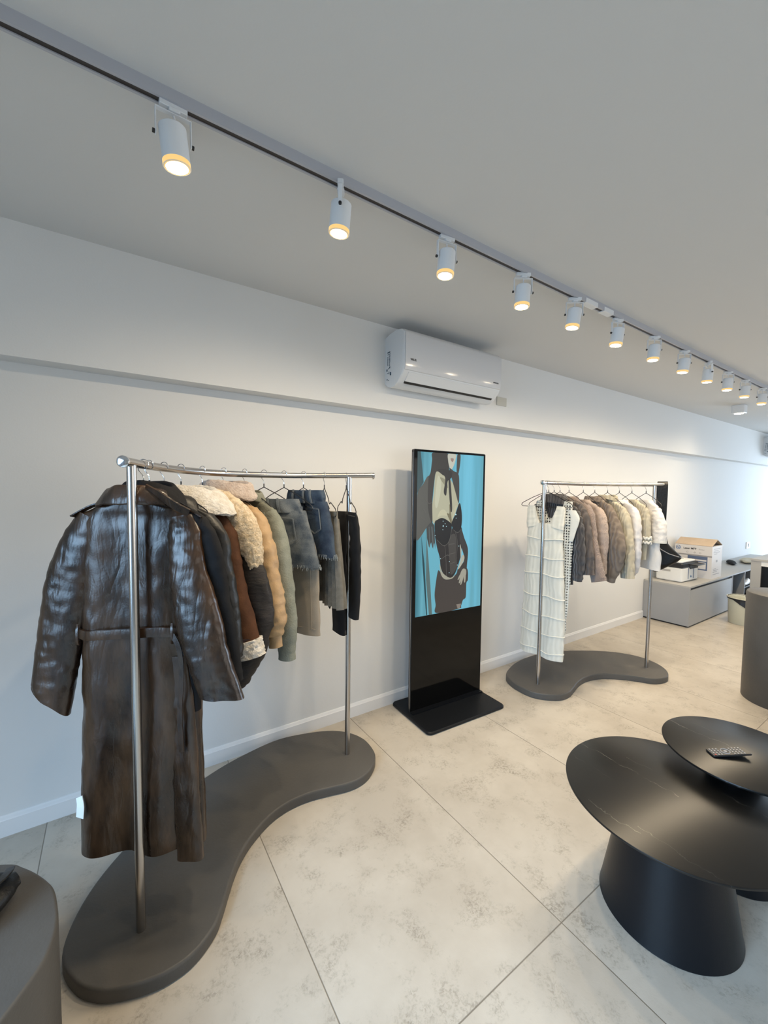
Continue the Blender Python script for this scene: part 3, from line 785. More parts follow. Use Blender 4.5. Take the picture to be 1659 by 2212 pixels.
def std_body(hem_z, hw, sw, t, zs=1.462, xc=0.0, yc=0.0, waist=None):
    wz = hw if waist is None else waist
    return [(hem_z, xc, hw, t, yc), (hem_z + .12, xc, hw, t, yc), ((hem_z + 1.30) / 2, xc, (wz + sw) / 2, t, yc), (1.30, xc, sw * .94, t * .95, yc), (1.40, xc, sw, t * .85, yc), (zs, xc, sw * .97, t * .7, yc),
            (zs + .028, xc, sw * .78, t * .7, yc), (zs + .056, xc, sw * .46, t * .8, yc), (zs + .075, xc, .065, t * .8, yc)]

# two black jackets
H = [(0.112, 1.653), (0.166, 1.736), (0.234, 1.82), (0.329, 1.907), (0.431, 1.973), (0.537, 2.016), (0.638, 2.039), (0.745, 2.046), (0.85, 2.04), (0.962, 2.02), (1.079, 1.987)]
def sleeve_path(sx, x0, z0, pts, w0, t0): pass

hang(H[0], -45, 'black hanger just behind the leather coat, holding the black cloth coat', HL)
jacket('black_coat', H[0], -45, 'black cloth coat with a wide stand-up collar, pressed behind the leather coat', 'coat', std_body(.78, .19, .205, .034, 1.465),
       [[(.15, .01, 1.45, .045, .026), (.19, .018, 1.38, .062, .030), (.22, .024, 1.22, .062, .030), (.262, .026, 1.02, .060, .030), (.285, .026, .88, .052, .030)],
        [(-.15, 0, 1.45, .045, .028), (-.19, 0, 1.38, .060, .036), (-.215, 0, 1.22, .060, .038), (-.23, 0, 1.02, .058, .036), (-.235, 0, .88, .052, .034)]], M['blackcloth'],
       collar=dict(z=1.520, w=.075, t=.045, h=.058, flare=.030, fall=.065, th=.008, spread=1.5), seed=11, wr=.0025)
hang(H[1], -42, 'black hanger holding the black leather jacket, third along the coat rack', HL)
jacket('leather_jacket', H[1], -42, 'black leather jacket with shoulder seams, between the black coat and the rust suede one', 'jacket', std_body(.85, .19, .205, .036, 1.450),
       [[(.15, 0, 1.44, .045, .028), (.19, 0, 1.37, .060, .036), (.218, 0, 1.22, .058, .038), (.245, 0, 1.07, .055, .036), (.26, 0, .93, .050, .034)],
        [(-.15, 0, 1.44, .045, .028), (-.19, 0, 1.37, .060, .036), (-.215, 0, 1.22, .058, .038), (-.23, 0, 1.02, .055, .036), (-.235, 0, .88, .050, .034)]], M['leatherblack'],
       collar=dict(z=1.500, w=.078, t=.042, h=.04, flare=.03, fall=.055, th=.008, spread=1.6), seed=15, wr=.003)
hang(H[2], -45, 'black hanger holding the suede jacket with ivory fur collar', HL)
g = jacket('suede_jacket', H[2], -45, 'rust brown suede jacket with thick ivory fur collar and cuffs', 'jacket', std_body(.93, .175, .198, .036, 1.452),
       [[(.145, 0, 1.44, .045, .028), (.185, -.005, 1.36, .060, .040), (.215, -.012, 1.22, .060, .044), (.250, -.020, 1.09, .062, .045), (.288, -.028, .955, .066, .045)],
        [(-.15, 0, 1.44, .045, .028), (-.185, 0, 1.37, .058, .036), (-.215, 0, 1.22, .058, .038), (-.23, 0, 1.08, .056, .036), (-.24, 0, .98, .052, .034)]], M['suede'],
       collar=dict(z=1.498, xc=.03, w=.085, t=.046, h=.060, flare=.050, fall=.075, th=.018, fuzz=.004, spread=1.5), cm=M['furwhite'], cuff=(.066, M['furwhite'], 1.14, .004), seed=19, wr=.002)
m = MB(); ribbon_strip([(.206, -.072, .995), (.246, -.082, .975), (.280, -.083, .970), (.330, -.060, .967)], .045, .004, m, nrm=(0, 1, 0)); st = m.build('cuff_strap', M['darkstrap'], g)
m = MB(); m.tube([(.224 + .0065 * math.cos(a), -.0815, .983 + .0065 * math.sin(a)) for a in np.linspace(0, 2 * PI, 14)[:-1]], .0018, 6, closed=True); m.build('eyelet', M['silver'], st)
m = MB(); m.tube([(.254, -.088, 1.010), (.260, -.089, 1.005), (.260, -.089, .933)], .0013, 6); m.build('buckle_pin', M['silver'], st)

hang(H[3], -55, 'black hanger with bare arms showing, holding the charcoal puffer jacket', HL)
g = jacket('puffer_jacket', H[3], -54, 'charcoal puffer jacket with a large curly cream fleece collar', 'jacket', std_body(.66, .19, .215, .042, 1.430, waist=.22),
       [[(.165, -.01, 1.43, .045, .030), (.215, -.012, 1.36, .060, .042), (.250, -.018, 1.24, .068, .048), (.285, -.022, 1.10, .080, .050), (.280, -.024, .97, .075, .048), (.225, -.02, .82, .062, .042), (.175, -.02, .74, .045, .034)],
        [(-.16, 0, 1.43, .045, .028), (-.21, 0, 1.36, .060, .040), (-.24, 0, 1.24, .065, .042), (-.25, 0, 1.08, .065, .042), (-.25, 0, .92, .055, .036)]], M['puffer'], seed=23, wr=.0045, folds=(.008, 3), sl=dict(rings_amp=.02, rings_n=7))
# the fleece collar lies open over the near shoulder
cm = MB()
P = catmull([(-.03, 1.500, .028, .030), (.05, 1.520, .044, .036), (.12, 1.490, .066, .044), (.19, 1.435, .080, .048), (.245, 1.370, .074, .048), (.285, 1.300, .040, .044), (.295, 1.235, .020, .030), (.297, 1.215, .006, .010)], 80)
rings = []
for i, q in enumerate(P):
    a = P[max(i - 1, 0)]; b_ = P[min(i + 1, 79)]; T = Vector((b_[0] - a[0], 0, b_[1] - a[1])).normalized(); U = Vector((0, 1, 0)).cross(T)
    r = []
    for j in range(64):
        t = 2 * PI * j / 64; o = Vector((q[0], -.028, q[1])) + U * q[2] * math.cos(t) + Vector((0, 1, 0)) * q[3] * math.sin(t)
        o += (U * math.cos(t) + Vector((0, 1, 0)) * math.sin(t)) * (.0045 * nz(*o, 90, 2) + .004 * nz(*o, 45, 6))
        r.append(o)
    rings.append(r)
cm.rings(rings, 0, flip=True); cm.build('collar', M['sherpa'], g)

hang(H[4], -59, 'black hanger under the pink fur collar of the tan bomber jacket', HL)
jacket('bomber_jacket', H[4], -59, 'tan padded bomber jacket with a dusty pink fur collar', 'jacket', std_body(.90, .19, .205, .044, 1.462),
       [[(.15, 0, 1.455, .048, .032), (.195, -.003, 1.38, .066, .044), (.230, -.006, 1.26, .072, .050), (.262, -.010, 1.12, .074, .052), (.292, -.012, 1.00, .066, .048), (.305, -.014, .925, .042, .036)],
        [(-.15, 0, 1.455, .048, .032), (-.195, 0, 1.38, .064, .044), (-.23, 0, 1.25, .068, .046), (-.245, 0, 1.05, .068, .046), (-.245, 0, .92, .042, .034)]], M['tan'],
       collar=dict(z=1.530, xc=.015, w=.095, t=.050, h=.052, flare=.022, fall=.050, th=.020, fuzz=.004, spread=1.2), cm=M['furpink'], cuff=(.062, M['tan'], .72, 0.0), seed=29, wr=.0045, sl=dict(rings_amp=.010, rings_n=9))
hang(H[5], -62, 'black hanger holding the sage green denim jacket', HL)
g = jacket('denim_jacket', H[5], -62, 'sage green denim jacket with paler sleeves and a narrow ribbed collar', 'jacket', std_body(.92, .19, .205, .036, 1.455),
       [[(.155, 0, 1.445, .045, .028), (.195, -.003, 1.37, .054, .038), (.225, -.006, 1.24, .056, .042), (.255, -.010, 1.08, .056, .042), (.272, -.012, .93, .052, .040), (.276, -.012, .82, .042, .034)],
        [(-.15, 0, 1.445, .045, .028), (-.19, 0, 1.37, .054, .038), (-.22, 0, 1.22, .054, .038), (-.24, 0, 1.02, .054, .036), (-.245, 0, .84, .040, .030)]], M['green'], sm=M['greenlight'],
       collar=dict(z=1.510, xc=.01, w=.075, t=.042, h=.038, flare=.016, fall=.035, th=.008, spread=1.2), cuff=(.05, M['greenlight'], .95, 0.0), seed=31, wr=.002)
m = MB(); m.tube([(.02, -.040, 1.395), (.155, -.040, 1.400)], .0025, 6); m.tube([(.165, -.040, 1.455), (.172, -.042, 1.36), (.150, -.043, 1.22), (.120, -.043, 1.05)], .0022, 6); m.build('seam', M['greenlight'], g)

hang(H[7], -58, 'black hanger holding the long beige trousers behind the denim shorts', HL)
g = garment('beige_trousers', H[7], -60, 'pair of wide beige trousers hanging below the frayed denim shorts', 'trousers', GL)
torso_mesh([(.825, .122, .108, .020), (1.0, .120, .106, .020), (1.25, .110, .098, .018), (1.36, .085, .070, .014), (1.44, .03, .050, .012)], seed=41, folds=(.006, 3), wr=.002).build('leg', M['beige'], g)
torso_mesh([(.83, -.06, .11, .020, .03), (1.0, -.06, .11, .020, .03), (1.25, -.04, .11, .018, .02), (1.44, -.03, .10, .014, .01)], seed=43, folds=(.006, 3), wr=.002).build('leg', M['beige'], g)
torso_mesh([(1.43, -.04, .12, .016, .004), (1.455, -.04, .115, .016, .004), (1.47, -.04, .11, .012, .004)], seed=44, folds=(0, 3), wr=.001, m=14).build('waistband', M['beige'], g)
m = MB(); m.tube([(.168, -.022, 1.28), (.184, -.024, 1.2), (.196, -.026, .86)], .0022, 6); m.tube([(.03, -.024, .862), (.215, -.024, .862)], .002, 6); m.build('seam', M['beige'], g)

def shorts(pos, deg, label, md, dz, seed, flare, xc):
    g = garment('denim_shorts', pos, deg, label, 'shorts', GL)
    Z = dz
    for sx, nm in ((1, 'leg'), (-1, 'leg')):
        c = xc + sx * flare * .50
        o = torso_mesh([(1.175 + Z, c * 1.0 + sx * .01, flare * .52, .030), (1.24 + Z, c, flare * .50, .030), (1.36 + Z, c * .9, flare * .44, .028), (1.455 + Z, c * .75 + xc * .2, flare * .36, .024)], seed=seed + sx, folds=(.005, 3), wr=.003, m=40).build(nm, md, g)
        fr = MB()
        random.seed(seed + sx)
        for k in range(110):
            a = 2 * PI * k / 110; cx = c + sx * .01 + flare * .52 * math.copysign(abs(math.cos(a)) ** .62, math.cos(a)); cy = .030 * math.sin(a)
            z0 = 1.183 + Z; dx = random.uniform(-.005, .005); dd = random.uniform(.010, .024)
            fr.tube([(cx, cy, z0 + .006), (cx + dx, cy + random.uniform(-.003, .003), z0 - dd * .5), (cx + dx * 1.8, cy + random.uniform(-.004, .004), z0 - dd)], .0016, 4)
        fr.build('frayed_hem', M['fray'], o)
    torso_mesh([(1.445 + Z, xc * .9, flare * .72, .030), (1.47 + Z, xc * .85, flare * .68, .032), (1.50 + Z, xc * .8, flare * .62, .034), (1.512 + Z, xc * .8, flare * .61, .034)], seed=seed, folds=(.010, 8), wr=.004, m=24).build('waistband', md, g)
    for x in (-.04, .045, .10):
        m = MB(); ribbon_strip([(x, -.036, 1.445 + Z), (x * .96, -.043, 1.48 + Z), (x * .9, -.038, 1.515 + Z)], .012, .004, m); m.build('belt_loop', M['stitch'], g)
    m = MB(); x0 = flare * .28; x1 = flare * .80
    pk = [(x0, 1.425), (x1 - .01, 1.415), (x1 + .006, 1.315), ((x0 + x1) / 2 + .012, 1.290), (x0 + .008, 1.322)]
    m.tube([(x, -.036, z + Z) for x, z in pk], .0022, 6, closed=True)
    m.tube([(x * .93 + .008, -.036, z * 1.0 + Z + .004) for x, z in pk], .0015, 6, closed=True)
    m.build('back_pocket', M['stitch'], g)
hang(H[6], -50, 'black hanger from which the paler washed denim shorts hang', HL)
shorts(H[6], -45, 'washed grey-blue denim shorts with a frayed hem, the paler of the two pairs', M['denim'], 0.0, 51, .228, .055)
hang(H[8], -66, 'black hanger from which the dark indigo denim shorts hang', HL)
shorts(H[8], -71, 'dark indigo denim shorts with a frayed hem, next to the grey pleated skirt', M['denimdark'], 0.045, 57, .205, .022)

def pleated():
    pos = H[9]
    hang(pos, -96, 'notched black hanger carrying the grey pleated skirt', HL, 1)
    g = garment('pleated_skirt', pos, -90, 'grey wool pleated skirt between the dark denim shorts and the black trousers', 'skirt', GL)
    rings = []
    for i in range(40):
        k = i / 39; z = .955 + k * .455; w = .205 - .07 * k; r = []
        for j in range(160):
            a = 2 * PI * j / 160; c, s = math.cos(a), math.sin(a)
            x = w * math.copysign(abs(c) ** .6, c)
            saw = ((x / w * 5.5) % 1.0)
            r.append((x + .02, (.028 - .010 * k) * math.copysign(abs(s) ** .7, s) + (.034 * (1 - k * .7)) * (saw - .5) + .004 * nz(x, 0, z, 8, 2), z + (1 - k) * (.003 * math.sin(x * 60))))
        rings.append(r)
    MB().rings(rings, 0).build('pleats', M['greyskirt'], g)
    torso_mesh([(1.405, .02, .136, .020), (1.43, .018, .13, .020), (1.447, .016, .128, .020)], seed=2, folds=(0, 3), wr=.001, m=12).build('waistband', M['greyskirt'], g)
pleated()

def black_trousers():
    pos = H[10]
    hang(pos, -102, 'notched black hanger beside the far pole, carrying the folded black trousers', HL, 1)
    g = garment('black_trousers', pos, -93, 'plain black trousers folded over the hanger nearest the far pole', 'trousers', GL)
    torso_mesh([(.745, -.055, .070, .016, -.016), (.95, -.052, .074, .018, -.016), (1.25, -.055, .076, .018, -.013), (1.40, -.045, .066, .014, -.008), (1.440, -.04, .050, .012, -.004)], seed=62, folds=(.004, 3), wr=.003).build('leg', M['blackflat'], g)
    torso_mesh([(.855, .062, .042, .016, .018), (1.05, .080, .046, .018, .018), (1.25, .085, .050, .018, .014), (1.40, .074, .050, .014, .008), (1.440, .070, .046, .012, .004)], seed=64, folds=(.004, 3), wr=.003).build('leg', M['blackflat'], g)
    m = MB(); ribbon_strip([(-.120, -.01, 1.02), (-.150, -.014, .965), (-.185, -.016, .93), (-.190, -.02, .885), (-.165, -.02, .865)], .030, .006, m); m.build('tie', M['blackflat'], g)
black_trousers()

# ------------------------------------------------------------------ knitwear rack
K = [(2.800, 1.921), (2.840, 1.927), (2.912, 1.928), (2.99, 1.928), (3.103, 1.92), (3.265, 1.893), (3.381, 1.86), (3.498, 1.814), (3.596, 1.766), (3.691, 1.709), (3.788, 1.64)]
DZ = -0.005
def dress(pos, deg, label, m, body, sm=None, bands=None, seed=1, folds=(.012, 4)):
    g = garment('knitted_dress', pos, deg, label, 'dress', GR)
    # body with a V neck: two straps rise from the chest
    torso_mesh(body, seed=seed, folds=folds, wr=.003, n=84, m=90).build('body', m, g)
    for sx in (-1, 1):
        s = MB()
        z0 = body[-1][0]; xc = body[-1][1]
        sleeve_mesh([(xc + sx * .095, -.004, z0 - .03, .060, .024), (xc + sx * .110, -.002, z0 + .04, .048, .020), (xc + sx * .120, 0, z0 + .10, .038, .016), (xc + sx * .122, .0, z0 + .135, .032, .012)], seed=seed + sx, wr=.002, mb=s)
        s.build('shoulder_strap', sm or m, g)
    if bands:
        for zb in bands:
            r = []
            k = np.interp(zb, [q[0] for q in body], range(len(body)))
            i = int(min(k, len(body) - 2)); u = k - i
            q = np.array(body[i]) * (1 - u) + np.array(body[i + 1]) * u
            pts = []
            for j in range(60):
                a = 2 * PI * j / 60; c, s = math.cos(a), math.sin(a)
                x = (q[2] + .002) * math.copysign(abs(c) ** .62, c); y = (q[3] + .004) * math.copysign(abs(s) ** .8, s)
                kk = (body[-1][0] - zb) / (body[-1][0] - body[0][0])
                f = folds[0] * (0.25 + 0.75 * min(1, kk * 1.3)) * (math.sin(folds[1] * x / 0.2 * 1.6 + seed + 1.5 * nz(x, 0, zb, 2.0, seed)) + 0.6 * nz(x, 0, zb * .35, 9, seed + 5))
                pts.append((q[1] + x, (q[4] if len(q) > 4 else 0) + y + f, zb + .006 * math.sin(x * 25 + zb * 9)))
            MB().tube(pts, .0042, 6, closed=True).build('knitted_band', M['ivory'], g)
    return g
hang(K[0], -86, 'black hanger with its whole outline visible, holding the long white lace dress', HR, 0, DZ, 1.2)
g = dress(K[0], -86, 'long ivory lace dress with a V neck, in front of the knitwear', M['lace'],
      [(.275, -.01, .185, .034), (.5, -.005, .182, .034), (.8, .0, .172, .032), (1.05, .0, .158, .030), (1.20, .0, .150, .028), (1.27, .0, .150, .026), (1.320, .0, .158, .022)], bands=[1.20, 1.055, .925, .755, .60, .46, .325], seed=70)
hang(K[1], -90, 'black hanger holding the openwork white dress behind the lace one', HR, 0, DZ)
g = dress((K[1][0] + .012, K[1][1]), -92, 'white openwork knitted dress with large square holes, behind the lace dress', M['laceopen'],
      [(.48, .03, .150, .018), (.7, .035, .160, .018), (.95, .045, .165, .018), (1.20, .045, .170, .018), (1.30, .04, .175, .018), (1.36, .04, .180, .016)], seed=75, folds=(.008, 4))
torso_mesh([(1.20, .205, .016, .008, -.014), (1.28, .220, .026, .009, -.014), (1.37, .232, .036, .009, -.014), (1.43, .205, .030, .008, -.010)], seed=5, folds=(0, 2), wr=.002, m=30).build('cap_sleeve', M['ivory'], g)

def sweater(name, pos, deg, label, cat, m, near, hem, sw=.215, collar=None, cm=None, seed=1, t=.030, far=None, dzs=1.440, cuff=None, **kw):
    far = far or [(-.155, 0, dzs - .01, .042, .026), (-.195, 0, dzs - .08, .054, .034), (-.225, 0, dzs - .22, .056, .036), (-.24, 0, dzs - .38, .054, .036), (-.235, 0, dzs - .52, .044, .030)]
    return jacket(name, pos, deg, label, cat, std_body(hem, .19, sw, t, dzs), [near, far], m, collar=collar, cm=cm, group=GR, seed=seed, folds=(.006, 3), wr=.003, cuff=cuff, **kw)

hang(K[2], -97, 'black hanger holding the charcoal turtleneck', HR, 0, DZ)
sweater('turtleneck_sweater', K[2], -95, 'charcoal ribbed turtleneck sweater with ruched sleeves, behind the white dresses', 'sweater', M['charcoal'],
        [(.16, 0, 1.43, .040, .026), (.205, 0, 1.35, .048, .034), (.235, 0, 1.20, .046, .034), (.240, 0, 1.02, .042, .032), (.235, 0, .90, .036, .030)], .86, far=[(-.12, 0, 1.43, .040, .026), (-.13, .01, 1.35, .048, .030), (-.125, .02, 1.20, .048, .030), (-.12, .02, 1.02, .042, .030)],
        collar=dict(z=1.490, w=.080, t=.050, h=.050, flare=.012, fall=.055, th=.012, spread=1.2), seed=80, sl=dict(rings_amp=.07, rings_n=9))
hang(K[3], -97, 'black hanger holding the grey-brown cable knit cardigan', HR, 0, DZ)
sweater('cable_cardigan', K[3], -97, 'grey-brown cable knit cardigan beside the charcoal turtleneck', 'cardigan', M['taupeknit'],
        [(.165, 0, 1.455, .042, .028), (.205, 0, 1.38, .052, .036), (.235, 0, 1.24, .055, .038), (.262, 0, 1.08, .056, .038), (.275, 0, .985, .048, .034)], .93,
        collar=dict(z=1.495, w=.070, t=.040, h=.030, flare=.010, fall=.030, th=.009), seed=84, dzs=1.455, cuff=(.05, M['taupeknit'], .95, 0))
hang(K[4], -107, 'black hanger holding the rosy taupe cardigan', HR, 0, DZ)
sweater('wool_cardigan', K[4], -105, 'rosy taupe plain knit cardigan whose long cuff hangs lowest', 'cardigan', M['mauveknit'],
        [(.165, 0, 1.45, .042, .028), (.205, 0, 1.38, .050, .036), (.235, 0, 1.24, .052, .038), (.270, 0, 1.08, .056, .038), (.325, 0, .915, .060, .036)], .98,
        collar=dict(z=1.492, w=.070, t=.040, h=.030, flare=.010, fall=.030, th=.009), seed=88, dzs=1.452, cuff=(.03, M['mauveknit'], 1.0, 0))
hang(K[5], -112, 'black hanger holding the pale pink-beige sweater', HR, 0, DZ)
sweater('drop_shoulder_sweater', K[5], -112, 'pale pink-beige smooth knit sweater in the middle of the knitwear rack', 'sweater', M['pinkknit'],
        [(.165, 0, 1.42, .045, .030), (.205, 0, 1.36, .052, .038), (.228, 0, 1.24, .052, .040), (.232, 0, 1.10, .050, .038), (.240, 0, .93, .040, .032)], .92, dzs=1.428, seed=92, t=.036)
hang(K[6], -116, 'black hanger holding the tan leaf-patterned sweater', HR, 0, DZ)
sweater('leaf_knit_sweater', K[6], -116, 'tan sweater with raised leaf cables and wide balloon sleeves', 'sweater', M['tanknit'],
        [(.165, 0, 1.445, .045, .030), (.205, 0, 1.37, .056, .040), (.245, 0, 1.26, .078, .046), (.272, 0, 1.15, .090, .048), (.265, 0, 1.02, .078, .046), (.235, 0, .905, .052, .036)], .95,
        collar=dict(z=1.490, w=.078, t=.045, h=.035, flare=.014, fall=.030, th=.011), seed=96, t=.036, dzs=1.450, cuff=(.055, M['tanknit'], .85, 0))
hang(K[7], -115, 'black hanger holding the cream cable knit sweater', HR, 0, DZ)
sweater('cream_cable_sweater', K[7], -115, 'cream cable knit sweater with a high ribbed neck', 'sweater', M['creamknit'],
        [(.165, 0, 1.425, .045, .030), (.200, 0, 1.35, .058, .040), (.225, 0, 1.22, .066, .042), (.248, 0, 1.06, .064, .042), (.262, 0, .93, .060, .040)], .95,
        collar=dict(z=1.490, w=.075, t=.045, h=.048, flare=.008, fall=.022, th=.010), seed=101, t=.036, dzs=1.432, cuff=(.055, M['creamknit'], .95, 0))
hang(K[8], -118, 'black hanger holding the sheer white blouse', HR, 0, DZ)
sweater('chiffon_blouse', K[8], -118, 'sheer white long-sleeved blouse beside the cream cable sweater', 'blouse', M['sheer'],
        [(.160, 0, 1.43, .042, .028), (.195, 0, 1.35, .050, .036), (.215, 0, 1.20, .048, .036), (.222, 0, 1.08, .046, .034), (.215, 0, .95, .034, .028), (.205, 0, .90, .020, .018)], .98, dzs=1.432, seed=106,
        collar=dict(z=1.480, w=.070, t=.040, h=.020, flare=.010, fall=.020, th=.008), t=.028)
hang(K[9], -118, 'black hanger holding the ruffled ivory top', HR, 0, DZ)
g = sweater('ruffled_top', K[9], -118, 'ivory top with a ruffled sleeve edge, second to last on the knitwear rack', 'blouse', M['creamknit'],
        [(.14, 0, 1.43, .035, .024), (.165, 0, 1.36, .042, .030), (.178, 0, 1.26, .042, .032), (.18, 0, 1.17, .040, .030)], 1.02, dzs=1.432, seed=110, sw=.19)
m = MB()
for zc in (1.20, 1.165):
    m.tube([(.18 + .046 * math.cos(a), .034 * math.sin(a), zc + .010 * math.sin(a * 9)) for a in np.linspace(0, 2 * PI, 73)[:-1]], [.006 + .003 * math.sin(k * 1.3) for k in range(72)], 6, closed=True)
m.build('ruffle', M['ivory'], g)
hang(K[10], -118, 'black hanger nearest the far pole, holding the white short-sleeved top', HR, 0, DZ)
g = sweater('short_sleeved_top', K[10], -118, 'white cotton short-sleeved top, last garment before the far pole', 'blouse', M['whitetee'],
        [(.12, 0, 1.43, .038, .026), (.145, 0, 1.36, .050, .036), (.160, 0, 1.26, .060, .042), (.160, 0, 1.165, .066, .044)], .93, dzs=1.432, seed=114, sw=.165,
        far=[(-.13, 0, 1.43, .038, .026), (-.16, 0, 1.36, .046, .034), (-.18, 0, 1.26, .052, .038), (-.18, 0, 1.18, .056, .040)], t=.034, cuff=(.018, M['ivory'], 1.0, 0))

def black_bag():
    x, y = 3.905, 1.565
    g = empty('shoulder_bag', (x, y, 0), math.radians(-60)); tag(g, 'black leather bag slung by a wide strap over the end of the knitwear rail', 'bag')
    # strap: two layers over the rail
    m = MB(); ribbon_strip([(.0, -.026, 1.18), (-.002, -.030, 1.35), (.0, -.030, 1.52), (.0, -.028, 1.620), (0, -.012, 1.655), (0, .012, 1.655), (.0, .028, 1.620), (.0, .030, 1.52), (.004, .030, 1.35), (.018, .024, 1.18), (.034, .012, 1.10)], .070, .010, m, nrm=(0.0, 1, 0.02)); m.build('strap', M['bag'], g)
    m = MB(); rings = []
    for k in range(26):
        e = k / 25; z = 1.19 - e * .30
        xl = -.045 + .0 * e; xr = np.interp(e, [0, .25, .55, .68, 1.0], [.02, .075, .165, .13, -.005]); t = np.interp(e, [0, .4, .8, 1], [.018, .045, .045, .012])
        xm, w = (xl + xr) / 2, max(.012, (xr - xl) / 2)
        rings.append([(xm + w * math.copysign(abs(math.cos(a)) ** .6, math.cos(a)), t * math.sin(a) + .004 * nz(xm, a, z, 12, 3), z + .0 * a) for a in np.linspace(0, 2 * PI, 41)[:-1]])
    m.rings(rings[::-1], 0); m.build('pouch', M['bag'], g)
    m = MB(); m.tube([(-.03, -.035, 1.185), (-.028, -.050, 1.14), (.0, -.056, 1.09), (.06, -.054, 1.055), (.12, -.040, 1.035), (.168, -.008, 1.020)], .0035, 8); m.build('edge_piping', M['cardgrey'], g)
black_bag()

